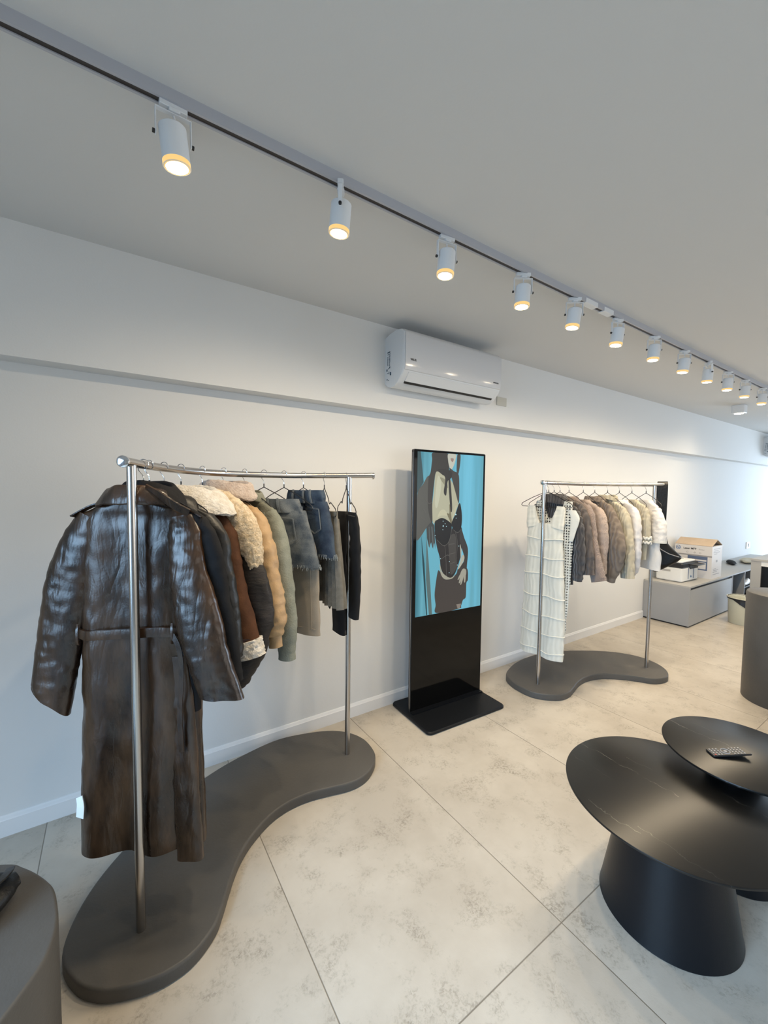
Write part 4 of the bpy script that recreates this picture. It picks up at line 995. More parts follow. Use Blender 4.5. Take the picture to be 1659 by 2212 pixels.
# ------------------------------------------------------------------ screen stand
SCR = {
 'fold_dark': [(-0.235, 1.252), (-0.208, 1.056), (-0.183, 0.689), (-0.193, 0.688), (-0.225, 1.058)],
 'fold_grey': [(-0.191, 1.249), (-0.17, 1.053), (-0.155, 0.883), (-0.141, 0.688), (-0.169, 0.688), (-0.194, 0.944)],
 'corner': [(-0.280, 1.824), (-0.24, 1.824), (-0.224, 1.698), (-0.215, 1.617), (-0.275, 1.541)],
 'jacket': [(-0.169, 1.662), (-0.135, 1.553), (-0.15, 1.442), (-0.142, 1.359), (-0.182, 1.315), (-0.272, 1.218), (-0.274, 1.335), (-0.270, 1.53), (-0.219, 1.606)],
 'hair': [(-0.135, 1.823), (0.005, 1.822), (0.004, 1.695), (-0.035, 1.666), (-0.104, 1.694), (-0.126, 1.608), (-0.141, 1.47), (-0.141, 1.331), (-0.178, 1.442), (-0.175, 1.634), (-0.156, 1.69), (-0.144, 1.772)],
 'hair_side': [(0.086, 1.822), (0.113, 1.822), (0.111, 1.756), (0.094, 1.681), (0.078, 1.698), (0.08, 1.783)],
 'hair_low': [(-0.192, 1.31), (-0.155, 1.353), (-0.123, 1.319), (-0.112, 1.150), (-0.122, 1.195), (-0.138, 1.158), (-0.150, 1.20), (-0.168, 1.165), (-0.187, 1.233)],
 'face': [(0.001, 1.822), (0.071, 1.822), (0.068, 1.788), (0.055, 1.748), (0.031, 1.713), (0.011, 1.729), (-0.002, 1.779)],
 'lips': [(0.022, 1.791), (0.05, 1.79), (0.043, 1.767), (0.029, 1.772)],
 'chest': [(-0.107, 1.694), (-0.035, 1.677), (0.009, 1.656), (0.086, 1.554), (0.1, 1.474), (0.06, 1.393), (0.029, 1.325), (-0.042, 1.367), (-0.113, 1.341), (-0.13, 1.33), (-0.146, 1.409), (-0.128, 1.553)],
 'shoulder': [(0.011, 1.721), (0.052, 1.702), (0.09, 1.686), (0.103, 1.641), (0.101, 1.474), (0.071, 1.543), (0.031, 1.656)],
 'bow': [(-0.093, 1.708), (0.022, 1.704), (0.031, 1.656), (-0.005, 1.627), (-0.017, 1.531), (-0.04, 1.553), (-0.028, 1.655)],
 'ribbon': [(0.002, 1.639), (0.02, 1.639), (0.038, 1.44), (0.022, 1.426)],
 'torso': [(-0.119, 1.274), (-0.085, 1.357), (0.005, 1.24), (0.062, 1.324), (0.132, 1.287), (0.129, 1.117), (0.108, 1.042), (0.072, 0.963), (0.028, 0.929), (-0.024, 0.949), (-0.062, 1.01), (-0.075, 1.091), (-0.098, 1.16)],
 'panel': [(0.005, 1.223), (0.064, 1.249), (0.081, 1.184), (0.076, 1.091), (0.079, 0.997), (0.031, 0.955), (0.018, 1.038), (0.008, 1.136)],
 'cup_l': [(-0.12, 1.338), (-0.096, 1.357), (-0.064, 1.368), (-0.035, 1.364), (0.002, 1.346), (0.033, 1.319), (0.03, 1.262), (0.006, 1.2), (-0.037, 1.174), (-0.081, 1.193), (-0.115, 1.257)],
 'cup_r': [(0.032, 1.325), (0.068, 1.393), (0.107, 1.474), (0.128, 1.409), (0.131, 1.334), (0.117, 1.276), (0.087, 1.262), (0.056, 1.278)],
 'arm': [(0.124, 1.287), (0.157, 1.215), (0.193, 1.13), (0.186, 1.023), (0.176, 0.971), (0.133, 0.975), (0.102, 0.995), (0.151, 1.038), (0.153, 1.085), (0.137, 1.128), (0.111, 1.206)],
 'waist_side': [(0.114, 1.17), (0.129, 1.128), (0.127, 1.07), (0.138, 1.089), (0.155, 1.085), (0.154, 1.05), (0.109, 0.994), (0.096, 0.996), (0.119, 1.058)],
 'skirt': [(-0.073, 0.988), (-0.031, 0.932), (0.028, 0.926), (0.08, 0.956), (0.102, 0.995), (0.184, 0.988), (0.194, 0.903), (0.179, 0.875), (0.174, 0.773), (0.147, 0.753), (0.129, 0.713), (0.11, 0.693), (-0.101, 0.690), (-0.11, 0.752), (-0.119, 0.822), (-0.11, 0.901), (-0.091, 0.99)],
 'waist': [(-0.074, 1.045), (-0.054, 0.986), (-0.017, 0.951), (0.028, 0.932), (0.072, 0.954), (0.089, 0.979), (0.054, 0.932), (0.013, 0.922), (-0.031, 0.929), (-0.065, 0.97)],
 'chest_light': [(-0.09, 1.665), (-0.062, 1.62), (-0.075, 1.52), (-0.10, 1.44), (-0.118, 1.47), (-0.108, 1.58)],
 'neck_shade': [(-0.072, 1.655), (-0.02, 1.635), (0.0, 1.58), (-0.03, 1.60), (-0.06, 1.63)],
 'cleavage': [(0.012, 1.46), (0.020, 1.45), (0.036, 1.34), (0.028, 1.322), (0.018, 1.345), (-0.01, 1.40), (0.012, 1.40)],
 'bust_light': [(-0.095, 1.375), (-0.07, 1.42), (-0.03, 1.425), (0.0, 1.385), (-0.03, 1.385), (-0.064, 1.385)],
 'bust_light_b': [(0.045, 1.37), (0.058, 1.43), (0.075, 1.46), (0.080, 1.43), (0.062, 1.385)],
 'hair_strand': [(-0.150, 1.31), (-0.140, 1.31), (-0.128, 1.18), (-0.134, 1.15)],
 'strand_b': [(-0.172, 1.31), (-0.166, 1.31), (-0.160, 1.18), (-0.166, 1.16)],
 'legs': [(0.082, 0.729), (0.129, 0.728), (0.118, 0.694), (0.095, 0.694)],
 'palm': [(0.141, 0.986), (0.174, 0.977), (0.172, 0.935), (0.142, 0.932), (0.115, 0.941)],
 'finger_a': [(0.115, 0.947), (0.128, 0.94), (0.104, 0.912), (0.093, 0.912)], 'finger_b': [(0.125, 0.943), (0.141, 0.935), (0.116, 0.887), (0.105, 0.89)],
 'finger_c': [(0.138, 0.939), (0.153, 0.934), (0.13, 0.874), (0.119, 0.878)], 'finger_d': [(0.153, 0.937), (0.171, 0.935), (0.167, 0.888), (0.156, 0.888)]}
DOTS = [(-0.045, 1.345), (-0.027, 1.327), (-0.044, 1.311), (-0.015, 1.307), (-0.047, 1.285), (0.072, 1.39), (0.075, 1.364), (-0.068, 1.079), (0.014, 1.052), (0.012, 0.971), (0.09, 1.02), (0.103, 1.159), (-0.116, 1.247)]

def screen_backdrop_mat():
    m, nt, b = nodes('screen_image_cyan_curtain')
    b.inputs['Base Color'].default_value = (0, 0, 0, 1); b.inputs['Roughness'].default_value = 0.2
    tc = N(nt, 'ShaderNodeTexCoord'); sx = N(nt, 'ShaderNodeSeparateXYZ'); nt.links.new(tc.outputs['Object'], sx.inputs[0])
    nzn = N(nt, 'ShaderNodeTexNoise', Scale=5.0, Detail=2.0); mp = N(nt, 'ShaderNodeMapping'); mp.inputs['Scale'].default_value = (3, 1, 0.15)
    nt.links.new(tc.outputs['Object'], mp.inputs[0]); nt.links.new(mp.outputs[0], nzn.inputs['Vector'])
    ad = N(nt, 'ShaderNodeMath', operation='MULTIPLY_ADD'); ad.inputs[1].default_value = 0.35; nt.links.new(nzn.outputs[0], ad.inputs[0]); nt.links.new(sx.outputs[0], ad.inputs[2])
    cr = N(nt, 'ShaderNodeValToRGB'); el = cr.color_ramp.elements
    mr = N(nt, 'ShaderNodeMapRange'); mr.inputs[1].default_value = -0.16; mr.inputs[2].default_value = 0.5; nt.links.new(ad.outputs[0], mr.inputs[0])
    el[0].position = 0; el[0].color = (0.050, 0.20, 0.26, 1); el[1].position = 1; el[1].color = (0.12, 0.36, 0.44, 1)
    for p, c in ((0.25, (0.14, 0.42, 0.52, 1)), (0.55, (0.13, 0.42, 0.55, 1)), (0.7, (0.17, 0.52, 0.68, 1)), (0.88, (0.13, 0.42, 0.55, 1))):
        e = el.new(p); e.color = c
    nt.links.new(mr.outputs[0], cr.inputs[0]); nt.links.new(cr.outputs[0], b.inputs['Emission Color'])
    b.inputs['Emission Strength'].default_value = 0.95
    return m

def screen_stand():
    t = empty('digital_signage_stand', (2.019, 2.1535, 0), math.radians(-2.67))
    tag(t, 'tall black floor-standing display showing a woman in a black corset', 'display stand')
    W2, D0 = 0.330, 0.0
    b = MB()
    b.rbox((-W2, 0.0, 0.012), (W2, 0.028, 1.842), 0.010, axis=1); b.build('housing', M['dark'], t)
    e = MB()
    for s in (-1, 1): e.box((s * W2 - .0015, 0.006, 0.03), (s * W2 + .0015, 0.010, 1.82))
    e.box((-W2 + .01, 0.006, 1.8410), (W2 - .01, 0.010, 1.8435)); e.build('edge_trim', M['silver'], t)
    gl = MB(); gl.rbox((-W2 + .002, -0.003, 0.014), (W2 - .002, 0.001, 1.840), 0.009, axis=1); gl.build('front_glass', M['darkglass'], t)
    bk = MB(); bk.rbox((-W2 + .03, 0.028, 0.02), (W2 - .03, 0.062, 1.235), 0.012, axis=1); bk.rbox((-W2 + .06, 0.028, 1.2), (W2 - .06, 0.045, 1.28), 0.02, axis=1); bk.build('rear_cabinet', M['dark'], t)
    base = MB(); P = []
    base.rbox((-.365, -.262, 0.0), (.330, .190, 0.022), 0.035); base.build('foot_plate', M['kioskbase'], t)
    f = MB(); f.box((-W2, -0.040, 0.022), (W2 - .01, -0.003, 0.030)); f.build('foot_bracket', M['blackcone'], t)
    # the picture on the screen
    cols = dict(fold_dark=(.01, .05, .065), fold_grey=(.09, .14, .14), corner=(.035, .075, .085), jacket=(.085, .085, .075), hair=(.045, .042, .038), hair_side=(.06, .055, .05), hair_low=(.045, .05, .05),
                face=(.50, .50, .42), lips=(.30, .20, .17), chest=(.42, .41, .29), shoulder=(.055, .050, .045), bow=(.035, .032, .030), ribbon=(.035, .032, .030), torso=(.024, .021, .021), panel=(.060, .055, .050),
                cup_l=(.012, .012, .013), cup_r=(.014, .014, .015), arm=(.042, .038, .036), waist_side=(.40, .40, .33), skirt=(.050, .043, .040), waist=(.34, .33, .26), legs=(.22, .19, .16), chest_light=(.50, .50, .37), neck_shade=(.26, .25, .17), cleavage=(.17, .15, .09), bust_light=(.50, .48, .33), bust_light_b=(.47, .45, .31), hair_strand=(.10, .12, .12), strand_b=(.09, .11, .11), palm=(.33, .32, .26),
                finger_a=(.33, .32, .26), finger_b=(.33, .32, .26), finger_c=(.33, .32, .26), finger_d=(.33, .32, .26))
    mats = [screen_backdrop_mat()]; idx = {}
    s = MB()
    y = -0.0034
    s.add([(-.301, y, .690), (.309, y, .690), (.309, y, 1.826), (-.301, y, 1.826)], [(0, 1, 2, 3)], 0, False)
    order = ['corner', 'fold_dark', 'fold_grey', 'hair_low', 'jacket', 'torso', 'panel', 'arm', 'chest', 'chest_light', 'neck_shade', 'bust_light', 'bust_light_b', 'cleavage', 'hair', 'hair_strand', 'strand_b', 'hair_side', 'face', 'lips', 'shoulder', 'bow', 'ribbon', 'cup_l', 'cup_r', 'skirt', 'legs', 'waist', 'waist_side', 'palm', 'finger_a', 'finger_b', 'finger_c', 'finger_d']
    def fix(u, z): return (u - .0195 * (z - .92) - .018, 1.826 - (1.824 - z) * (1.136 / 1.137))
    for k in order:
        c = cols[k]
        if c not in idx:
            idx[c] = len(mats); mats.append(emis('screen_image_tone', c, 1.0))
        y -= 0.00006
        pts = SCR[k]
        sm = catmull(pts, len(pts) * 5, True) if k not in ('corner', 'legs', 'hair_low', 'hair_strand', 'strand_b') and not k.startswith('fold') else pts
        q = []
        for u, z in sm:
            u2, z2 = fix(u, z); q.append((min(max(u2, -.301), .309), y, min(max(z2, .690), 1.826)))
        s.poly(q, idx[c])
    hi = len(mats); mats.append(emis('screen_image_sparkle', (.55, .85, .95), 1.3))
    y -= 0.0001
    for n_, (u, z) in enumerate(DOTS):
        u2, z2 = fix(u, z); r = .0042 if n_ not in (2, 5) else .008
        s.poly([(u2 + r * (1 if k % 2 == 0 else .4) * math.cos(k * PI / 4), y, z2 + r * (1 if k % 2 == 0 else .4) * math.sin(k * PI / 4)) for k in range(8)], hi)
    ln = len(mats); mats.append(emis('screen_image_seam', (.11, .105, .095), 1.0))
    y -= 0.00004
    def line(pts, w=.0016):
        P = [np.array(fix(*p)) for p in catmull([list(p) for p in pts], 20)]
        L_, R_ = [], []
        for i in range(len(P)):
            d = P[min(i + 1, len(P) - 1)] - P[max(i - 1, 0)]; d = d / np.linalg.norm(d); nn = np.array([-d[1], d[0]]) * w
            L_.append(P[i] + nn); R_.append(P[i] - nn)
        s.poly([(a[0], y, a[1]) for a in L_ + R_[::-1]], ln)
    line([(-.10, 1.215), (-.04, 1.170), (.01, 1.20), (.035, 1.29)]); line([(.05, 1.28), (.09, 1.258), (.12, 1.28)])
    line([(-.03, 1.172), (-.02, 1.08), (-.012, .95)]); line([(.07, 1.262), (.088, 1.18), (.080, 1.08), (.085, .99)])
    line([(.008, 1.178), (.06, 1.178)]); line([(.008, 1.105), (.07, 1.112)]); line([(.02, 1.035), (.07, 1.045)]); line([(-.06, 1.075), (-.01, 1.10), (.02, 1.09)])
    line([(-.20, 1.50), (-.17, 1.47), (-.15, 1.48)]); line([(-.225, 1.44), (-.20, 1.41)]); line([(-.24, 1.38), (-.21, 1.36)])
    so = s.build('screen', mats, t)
screen_stand()

# ------------------------------------------------------------------ air conditioners
def text_mesh(txt, size, name, m, parent, loc, rot, bold=False, extrude=0.0004):
    cu = bpy.data.curves.new(name, 'FONT'); cu.body = txt; cu.size = size; cu.extrude = extrude; cu.align_x = 'CENTER'; cu.align_y = 'CENTER'
    if bold: cu.offset = size * 0.02
    tmp = bpy.data.objects.new('tmp_text', cu); COL.objects.link(tmp)
    bpy.context.view_layer.update()
    me = bpy.data.meshes.new_from_object(tmp.evaluated_get(bpy.context.evaluated_depsgraph_get()))
    bpy.data.objects.remove(tmp)
    me.materials.clear(); me.materials.append(m)
    o = link_mesh(name, me, parent); o.location = loc; o.rotation_euler = rot
    return o

def aircon():
    t = empty('air_conditioner', (0, 2.27, 0))
    # cross-section (y toward the room is negative, z)
    sec = [(0.0, 2.262), (0.0, 2.555), (-.06, 2.570), (-.135, 2.574), (-.180, 2.566), (-.206, 2.545), (-.208, 2.34), (-.204, 2.318), (-.190, 2.290), (-.150, 2.250), (-.110, 2.228), (-.07, 2.225), (-.03, 2.240)]
    L_ = 0.897
    m = MB(); P = sec
    m.rings([[(x, y * (1 if 0 < k < 3 else .96), z) for y, z in P] for k, x in enumerate((0.0, 0.006, L_ - .006, L_))], smooth=False, flip=True)
    m.build('body', M['acside'], t)
    f = MB(); prof = [(-.185, 2.566), (-.206, 2.548), (-.213, 2.535), (-.215, 2.45), (-.214, 2.345), (-.208, 2.316), (-.200, 2.312), (-.200, 2.54)]
    f.rings([[(x, y, z) for y, z in prof] for x in (0.010, L_ - .010)], smooth=False, flip=True); f.build('front_panel', M['ac'], t)
    fl = MB(); p2 = [(-.198, 2.306), (-.160, 2.256), (-.156, 2.259), (-.192, 2.310)]
    fl.rings([[(x, y - .004, z - .003) for y, z in p2] for x in (0.045, L_ - .045)], smooth=False, flip=True); fl.build('flap', M['acside'], t)
    sl = MB(); p3 = [(-.160, 2.2545), (-.148, 2.2455), (-.140, 2.252), (-.152, 2.262)]
    sl.rings([[(x, y - .004, z - .004) for y, z in p3] for x in (0.045, L_ - .045)], smooth=False, flip=True); sl.build('outlet_slot', M['dark'], t)
    st = MB(); random.seed(4)
    def bar(y0, y1, z0, z1): st.box((-.0012, y0, z0), (.0002, y1, z1))
    bar(-.058, -.028, 2.452, 2.460); bar(-.062, -.030, 2.441, 2.445)
    for k in range(9): bar(-.060 + random.uniform(0, .004), -.046, 2.430 - k * .0075, 2.434 - k * .0075); bar(-.036, -.026, 2.425 - k * .0065, 2.428 - k * .0065)
    st.build('sticker_print', M['stickerink'], t); st = MB()
    bar(-.060, -.050, 2.352, 2.364); bar(-.030, -.018, 2.338, 2.352); bar(-.046, -.036, 2.350, 2.354); bar(-.072, -.058, 2.306, 2.326); bar(-.050, -.046, 2.316, 2.334); bar(-.040, -.028, 2.322, 2.326); bar(-.034, -.02, 2.282, 2.286); bar(-.046, -.034, 2.276, 2.279)
    st.build('sticker_print', M['stickerink'], t)
    text_mesh('Wi-Fi', .020, 'panel_mark', M['ink'], t, (.070, -.2155, 2.378), (PI / 2, 0, 0), True)
    text_mesh('INVERTER', .0125, 'panel_mark', M['ink'], t, (L_ - .065, -.2155, 2.352), (PI / 2, 0, 0), True)
    return t
ac = aircon(); ac.location = (1.517, 2.27, 0)
tag(ac, 'white wall air conditioner above the screen stand, its front panel glossy', 'air conditioner', 'air conditioners on the beam')
ac2 = copy_tree(ac); ac2.location = (9.52, 2.27, 0.0)
tag(ac2, 'second white air conditioner, far down the same wall at the edge of view', 'air conditioner', 'air conditioners on the beam')
pl = MB(); pl.rbox((2.605, 2.262, 2.262), (2.722, 2.2705, 2.330), 0.004, axis=1)
tag(pl.build('blank_cover_plate', M['plate']), 'square beige blank cover plate just below the air conditioner', 'cover plate')
t = empty('wall_socket', (9.42, 2.381, .66)); tag(t, 'small white power socket on the far wall above the long bench', 'power socket')
m = MB(); m.rbox((-.09, -.012, -.06), (.09, 0, .06), .008, axis=1); m.build('socket_plate', M['white'], t)
m = MB(); m.rbox((.0, -.020, -.030), (.07, -.012, .030), .006, axis=1); m.build('socket_insert', M['acside'], t)

# ------------------------------------------------------------------ coffee tables and remote
def cone_table(x, y, top_r, h, base_r, neck_r, label, th=.012):
    t = empty('coffee_table', (x, y, 0)); tag(t, label, 'coffee table', 'round black coffee tables')
    m = MB(); m.lathe([(.001, h - th), (top_r - .006, h - th), (top_r - .001, h - th * .7), (top_r, h - th * .3), (top_r - .001, h - .001), (top_r - .003, h), (.001, h)], 128); m.build('tabletop', M['marble'], t)
    m = MB(); m.lathe([(.001, 0), (base_r - .003, 0), (base_r, .004), (base_r - .004, .02), (neck_r, h - th), (.001, h - th)], 96); m.build('cone_base', M['blackcone'], t)
cone_table(1.712, 0.606, .361, .443, .224, .150, 'larger lower round black table with thin pale veins on a cone base')
cone_table(2.137, 0.527, .266, .500, .150, .100, 'smaller higher round black table carrying the remote control')
def remote():
    A, Bp, C = Vector((2.012, .585, 0)), Vector((2.130, .497, 0)), None
    d = (Bp - A).normalized(); ang = math.atan2(d.y, d.x)
    t = empty('remote_control', (2.010, .588, .5005), ang); tag(t, 'thin black remote control lying on the smaller table', 'remote control')
    tilt = Matrix.Rotation(math.radians(-5.5), 4, 'Y')
    m = MB(); m.rbox((0, -.024, 0), (.150, .024, .0075), .006, M=tilt); m.rbox((.006, -.018, -.004), (.035, .018, .001), .004, M=tilt); m.build('casing', M['dark'], t)
    b = MB()
    for i in range(10):
        for j in range(4):
            if 3 <= i <= 5: continue
            x = .012 + i * .0125; y = -.0165 + j * .011
            b.rbox((x - .0028, y - .0034, .0075), (x + .0028, y + .0034, .0092), .0012, M=tilt, seg=2)
    b.build('buttons', M['cardgrey'], t)
    r = MB(); r.tube([(.062 + .0155 * math.cos(a), .0155 * math.sin(a), .0082) for a in np.linspace(0, 2 * PI, 25)[:-1]], .0018, 6, closed=True, M=tilt); r.lathe([(.0001, .0075), (.006, .0075), (.0055, .0092), (.0001, .0095)], 16, M=tilt @ Matrix.Translation((.062, 0, 0))); r.build('direction_pad', M['cardgrey'], t)
    k = MB(); k.rbox((.009, -.020, .0075), (.0145, -.0145, .0094), .0015, M=tilt); k.build('power_button', mat('red_button', (.5, .06, .05), .4), t)
remote()

# ------------------------------------------------------------------ plinths
LP = [(-0.267, 1.554), (-0.235, 1.521), (-0.203, 1.48), (-0.172, 1.43), (-0.152, 1.385), (-0.139, 1.317), (-0.136, 1.282), (-0.137, 1.247), (-0.146, 1.2), (-0.159, 1.168), (-0.189, 1.122), (-0.225, 1.075),
      (-.30, 1.0), (-.42, .93), (-.60, .90), (-.78, .93), (-.92, 1.03), (-.98, 1.18), (-.95, 1.34), (-.85, 1.48), (-.68, 1.58), (-.48, 1.61), (-.34, 1.588)]
o = slab('display_plinth', LP, 0.0, 0.45, 0.008, M['plinth'], n=220)
tag(o, 'low rounded taupe display plinth in the near corner with a black bag on it', 'plinth')
def near_bag():
    t = empty('leather_pouch', (-.352, 1.372, .452), math.radians(24)); tag(t, 'soft black leather pouch lying on the low taupe plinth', 'bag')
    m = MB(); rings = []
    for i in range(36):
        e = i / 35; x = -.13 + .26 * e; k = math.sin(PI * min(max(e, .02), .98)) ** .45
        r = []
        for a in np.linspace(0, 2 * PI, 49)[:-1]:
            y = .085 * k * math.copysign(abs(math.cos(a)) ** .8, math.cos(a)); z = .042 + .042 * k * math.sin(a)
            z = z + (.006 * nz(x, y, z, 14, 3)) * (1 if z > .02 else 0)
            r.append((x, y, max(z, .0)))
        rings.append(r)
    m.rings(rings, 0, flip=True); m.build('pouch_body', M['bag'], t)
    m = MB(); ribbon_strip([(-.12, -.05, .080), (0, -.062, .094), (.09, -.03, .088), (.122, .02, .066)], .018, .005, m, nrm=(0, 0, 1)); m.build('flap_edge', M['leatherblack'], t)
near_bag()
t = empty('cylinder_plinth', (4.17, .800, 0)); tag(t, 'tall round dark grey plinth cut by the edge of view', 'plinth')
m = MB(); R_, h_ = .238, .822
m.lathe([(.001, 0), (R_ - .002, 0), (R_, .004), (R_, h_ - .012), (R_ - .004, h_ - .003), (R_ - .012, h_), (.001, h_)], 128)
m.build('drum', M['plinth'], t)

# ------------------------------------------------------------------ bench, printer, box, desks, bin
def bench():
    t = empty('storage_bench', (7.3, 2.12, 0)); tag(t, 'long low grey storage bench running along the wall', 'bench')
    y0, y1 = -.235, .258; xa, xb = -1.76, 2.3; h = .486
    m = MB(); m.box((xa, y0, h - .018), (xb, y1, h)); m.build('worktop', M['greylight'], t)
    m = MB(); m.box((xa, y0, .018), (xa + .018, y1, h - .018)); m.build('end_panel', M['grey'], t)
    m = MB(); m.box((xa + .02, y0 + .03, 0), (xb, y1, .018)); m.build('recessed_base', M['dark'], t)
    m = MB(); m.box((xa + .018, y1 - .01, .018), (xb, y1, h - .018)); m.build('back_panel', M['grey'], t)
    m = MB(); m.box((xa + .019, y0, .020), (-.385, y0 + .018, h - .045)); m.build('drawer_front', M['grey'], t)
    m = MB(); m.box((xa + .019, y0 + .022, h - .046), (-.385, y0 + .03, h - .018)); m.build('grip_groove', M['dark'], t)
    for x in (-.37, .125, .95, 1.7, xb - .018):
        m = MB(); m.box((x, y0, .018), (x + .018, y1 - .01, h - .018)); m.build('divider', M['grey'], t)
bench()
t = empty('stored_item', (7.62, 2.02, .018)); tag(t, 'shiny white item stored in the dark open end of the bench', 'item')
for dy, zz in ((-.09, .23), (-.02, .28)):
    m = MB(); m.rings([[( .0 + xx, dy + w * math.cos(a), zz + hh * (0.5 + .5 * math.sin(a)) * 1.0) for a in np.linspace(0, 2 * PI, 17)[:-1]] for xx, w, hh in ((-.12, .01, .02), (-.10, .035, .05), (0, .04, .07), (.1, .035, .09), (.13, .02, .09))]); m.build('white_piece', M['white'], t)
m = MB(); m.box((-.17, -.115, .205), (.17, .20, .222)); m.build('shelf', M['dark'], t)

def printer():
    t = empty('printer', (5.92, 2.165, .487), math.radians(-2)); tag(t, 'white and black desktop laser printer at the near end of the bench', 'printer')
    m = MB(); m.rbox((-.22, -.145, .004), (.22, .145, .172), .022); m.build('body', M['white'], t)
    m = MB(); m.rbox((-.222, -.147, .172), (.222, .147, .232), .022); m.build('scanner_base', M['dark'], t)
    m = MB(); m.rbox((-.205, -.125, .232), (.18, .135, .256), .015); m.build('lid', M['white'], t)
    m = MB(); m.rbox((-.06, -.235, .205), (.19, -.145, .217), .006); m.rbox((-.02, -.150, .150), (.20, -.140, .200), .004, axis=1); m.build('control_panel', M['dark'], t)
    m = MB(); m.box((-.2215, -.02, .118), (-.219, .07, .142)); m.build('side_grip', M['greylight'], t)
    m = MB(); m.box((-.2215, -.06, .002), (-.200, .03, .014)); m.build('foot_recess', M['greylight'], t)
    for x in (-.06, .08):
        m = MB(); m.box((x, -.1475, .03), (x + .012, -.1445, .165)); m.build('vent', M['cardblue'], t)
    text_mesh('hp', .035, 'maker_mark', M['inkblue'], t, (.02, -.1460, .06), (PI / 2, 0, 0), True)
printer()
def printer_box():
    t = empty('printer_carton', (6.44, 2.125, .486)); tag(t, 'open white printer carton with a half-folded lid on the bench', 'box')
    # front face looks along -x toward the room's near end
    w, d, h = .205, .17, .412
    m = MB(); m.box((-d, -w, 0), (d, w, h)); m.build('carton_body', M['cardwhite'], t)
    m = MB()
    fl = Matrix.Translation((-d, 0, h)) @ Matrix.Rotation(math.radians(-24), 4, 'Y'); m.box((0, -w, 0), (.19, w, .005), M=fl); m.build('top_flap', M['card'], t)
    m = MB(); fl = Matrix.Translation((d, 0, h)) @ Matrix.Rotation(math.radians(180 + 24), 4, 'Y'); m.box((0, -w, -.005), (.17, w, 0), M=fl); m.build('top_flap', M['card'], t)
    m = MB(); m.box((-d + .003, -w + .004, h - .012), (d - .003, -w + .006, h + .001)); m.build('inner_edge', M['cardgrey'], t)
    p = MB(); x = -d - .0008
    p.box((x, -w + .045, .10), (-d, -w + .26, .275)); p.build('printed_picture', M['cardblue'], t)
    p = MB(); p.box((x, -w + .0, .275), (-d, w, .292)); p.build('printed_stripe', M['cardgrey'], t)
    p = MB(); p.box((x - .0006, -w + .060, .115), (-d, -w + .20, .20)); p.box((x - .0006, -w + .055, .215), (-d, -w + .23, .235)); p.build('pictured_printer', M['cardwhite'], t)
    rot = (PI / 2, 0, -PI / 2)
    text_mesh('Laser MFP', .034, 'carton_text', M['ink'], t, (-d - .0010, .035, .365), rot, True)
    text_mesh('Printer', .022, 'carton_text', M['cardgrey'], t, (-d - .0010, -.095, .362), rot)
    lo = MB(); lo.tube([(-d - .001, .165 + .024 * math.cos(a), .368 + .024 * math.sin(a)) for a in np.linspace(0, 2 * PI, 25)[:-1]], .003, 6, closed=True); lo.build('maker_mark', M['inkblue'], t)
    text_mesh('hp', .032, 'maker_mark', M['inkblue'], t, (-d - .0010, .165, .368), rot, True)
    s = MB()
    for k, (a, b, z) in enumerate(((-.12, .10, .375), (-.10, .04, .350), (-.12, .08, .330), (-.1, .0, .31), (-.12, -.02, .12), (-.11, .06, .10), (-.12, .02, .08), (-.12, .1, .05))): s.box((a, -w - .0008, z), (b, -w, z + .007))
    s.box((-.03, -w - .0012, .205), (.02, -w, .235)); s.build('side_print', M['cardgrey'], t)
    for y in (.06, -.02, -.08):
        q = MB(); q.tube([(-d - .0008, y + .009 * math.cos(a), .318 + .009 * math.sin(a)) for a in np.linspace(0, 2 * PI, 13)[:-1]], .0015, 5, closed=True); q.build('printed_icon', M['cardgrey'], t)
printer_box()
def heap(name, loc, rz, label, m, sx, sy, sz, seed):
    mb = MB(); rings = []
    for i in range(20):
        e = i / 19; k = math.sin(PI * min(max(e, .03), .97)) ** .5; r = []
        for a in np.linspace(0, 2 * PI, 33)[:-1]:
            x = (e - .5) * 2 * sx; y = sy * k * math.cos(a) * (1 + .3 * nz(x, a, 0, 8, seed)); z = sz * .5 + sz * .5 * k * math.sin(a) + .25 * sz * nz(x, y, 0, 14, seed)
            r.append((x, y, max(z, 0.001)))
        rings.append(r)
    mb.rings(rings, 0, flip=True); o = mb.build(name, m); o.location = loc; o.rotation_euler = (0, 0, rz)
    tag(o, label, 'cloth')
heap('folded_sweater', (8.42, 2.11, .487), .2, 'cream folded sweater on the far end of the bench', M['creamknit'], .30, .10, .055, 3)
heap('folded_scarf', (7.98, 2.20, .487), .4, 'black folded scarf tucked against the cream sweater', M['blackflat'], .20, .055, .05, 6)

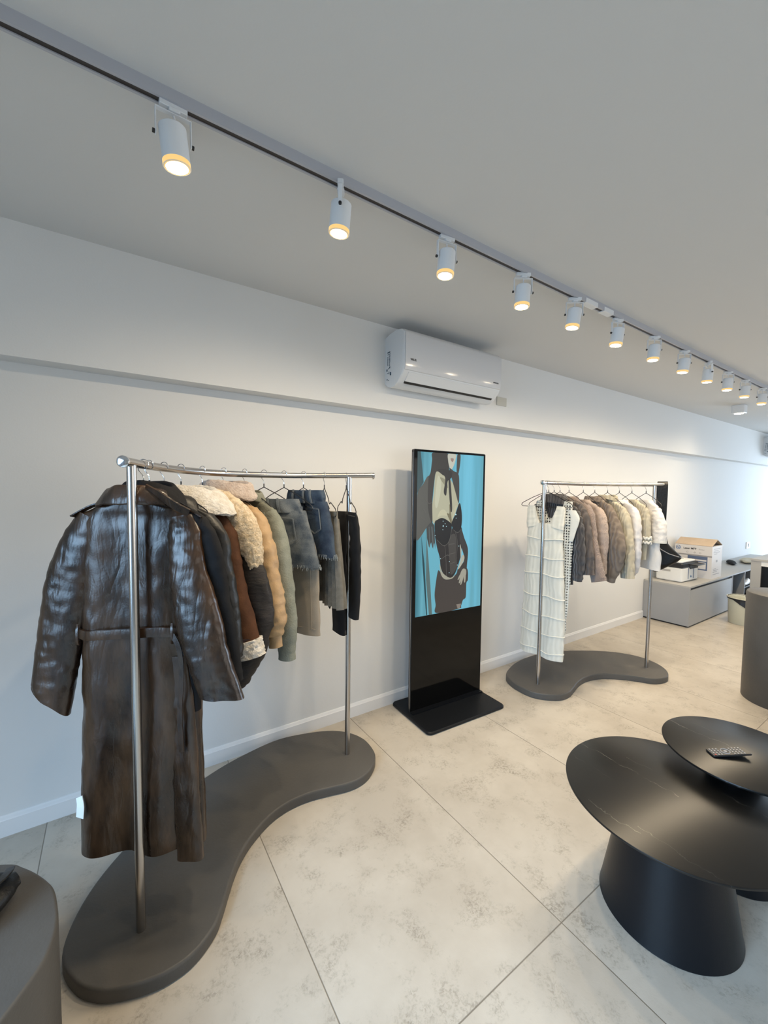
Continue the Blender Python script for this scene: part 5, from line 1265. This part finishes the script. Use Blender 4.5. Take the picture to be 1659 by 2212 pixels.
def white_desk():
    t = empty('reception_desk', (7.6, 1.4, 0)); tag(t, 'light grey office desk beyond the tall round plinth', 'desk')
    x0, x1, y0, y1, h = -.84, .8, -.75, .268, .75
    m = MB(); m.box((x0 - .01, y0, h - .025), (x1, y1, h)); m.build('desktop', M['greylight'], t)
    m = MB(); m.box((x0, .165, 0), (x0 + .022, y1 - .005, h - .025)); m.build('side_panel', M['greylight'], t)
    m = MB(); m.box((x0, y0, 0), (x0 + .022, y0 + .1, h - .025)); m.build('side_panel', M['greylight'], t)
    m = MB(); m.box((x0, y0 + .1, h - .085), (x0 + .018, .165, h - .025)); m.build('front_rail', M['white'], t)
    m = MB(); m.box((x0 + .3, y0 + .02, .05), (x0 + .32, y1 - .02, h - .03)); m.build('modesty_panel', M['dark'], t)
white_desk()
t = empty('laptop', (7.30, 1.30, .751)); tag(t, 'dark flat laptop on the light grey office desk', 'laptop')
m = MB(); m.rbox((-.15, -.11, 0), (.15, .11, .018), .01); m.build('laptop_body', M['dark'], t)
t = empty('computer_tower', (6.93, 1.20, 0)); tag(t, 'dark computer tower standing under the light grey office desk', 'computer')
m = MB(); m.rbox((-.10, -.22, .0), (.10, .30, .45), .01); m.build('case', M['dark'], t)
m = MB(); m.box((-.103, -.10, .40), (-.100, .2, .41)); m.build('case_trim', M['silver'], t)

def bin_():
    t = empty('waste_bin', (6.34, 1.60, 0)); tag(t, 'cream round waste bin with a black liner beside the bench', 'waste bin')
    R = .158; h = .315
    m = MB(); m.lathe([(.001, 0), (R - .02, 0), (R - .015, .006), (R - .004, h * .9), (R, h - .006), (R, h), (R - .006, h), (R - .012, h - .02), (R - .03, .02), (.001, .015)], 64); m.build('bin_body', M['cream'], t)
    m = MB(); rings = []
    for k, (r, z) in enumerate(((R - .012, h - .02), (R - .004, h + .004), (R + .004, h + .002), (R + .005, h - .02))):
        rr = []
        for j in range(64):
            a = 2 * PI * j / 64
            sag = 0 if k < 3 else .12 * max(0, math.cos(a - math.radians(245))) ** 1.2
            rr.append((r * math.cos(a), r * math.sin(a), z - sag + (.004 * nz(math.cos(a), math.sin(a), z, 9, 2) if k else 0)))
        rings.append(rr)
    m.rings(rings, 0, cap=False); m.build('liner', M['binbag'], t)
    m = MB(); m.tube([((R + .006) * math.cos(a), (R + .006) * math.sin(a), h + .001) for a in np.linspace(0, 2 * PI, 49)[:-1]], .005, 8, closed=True); m.build('rim', M['cream'], t)
bin_()
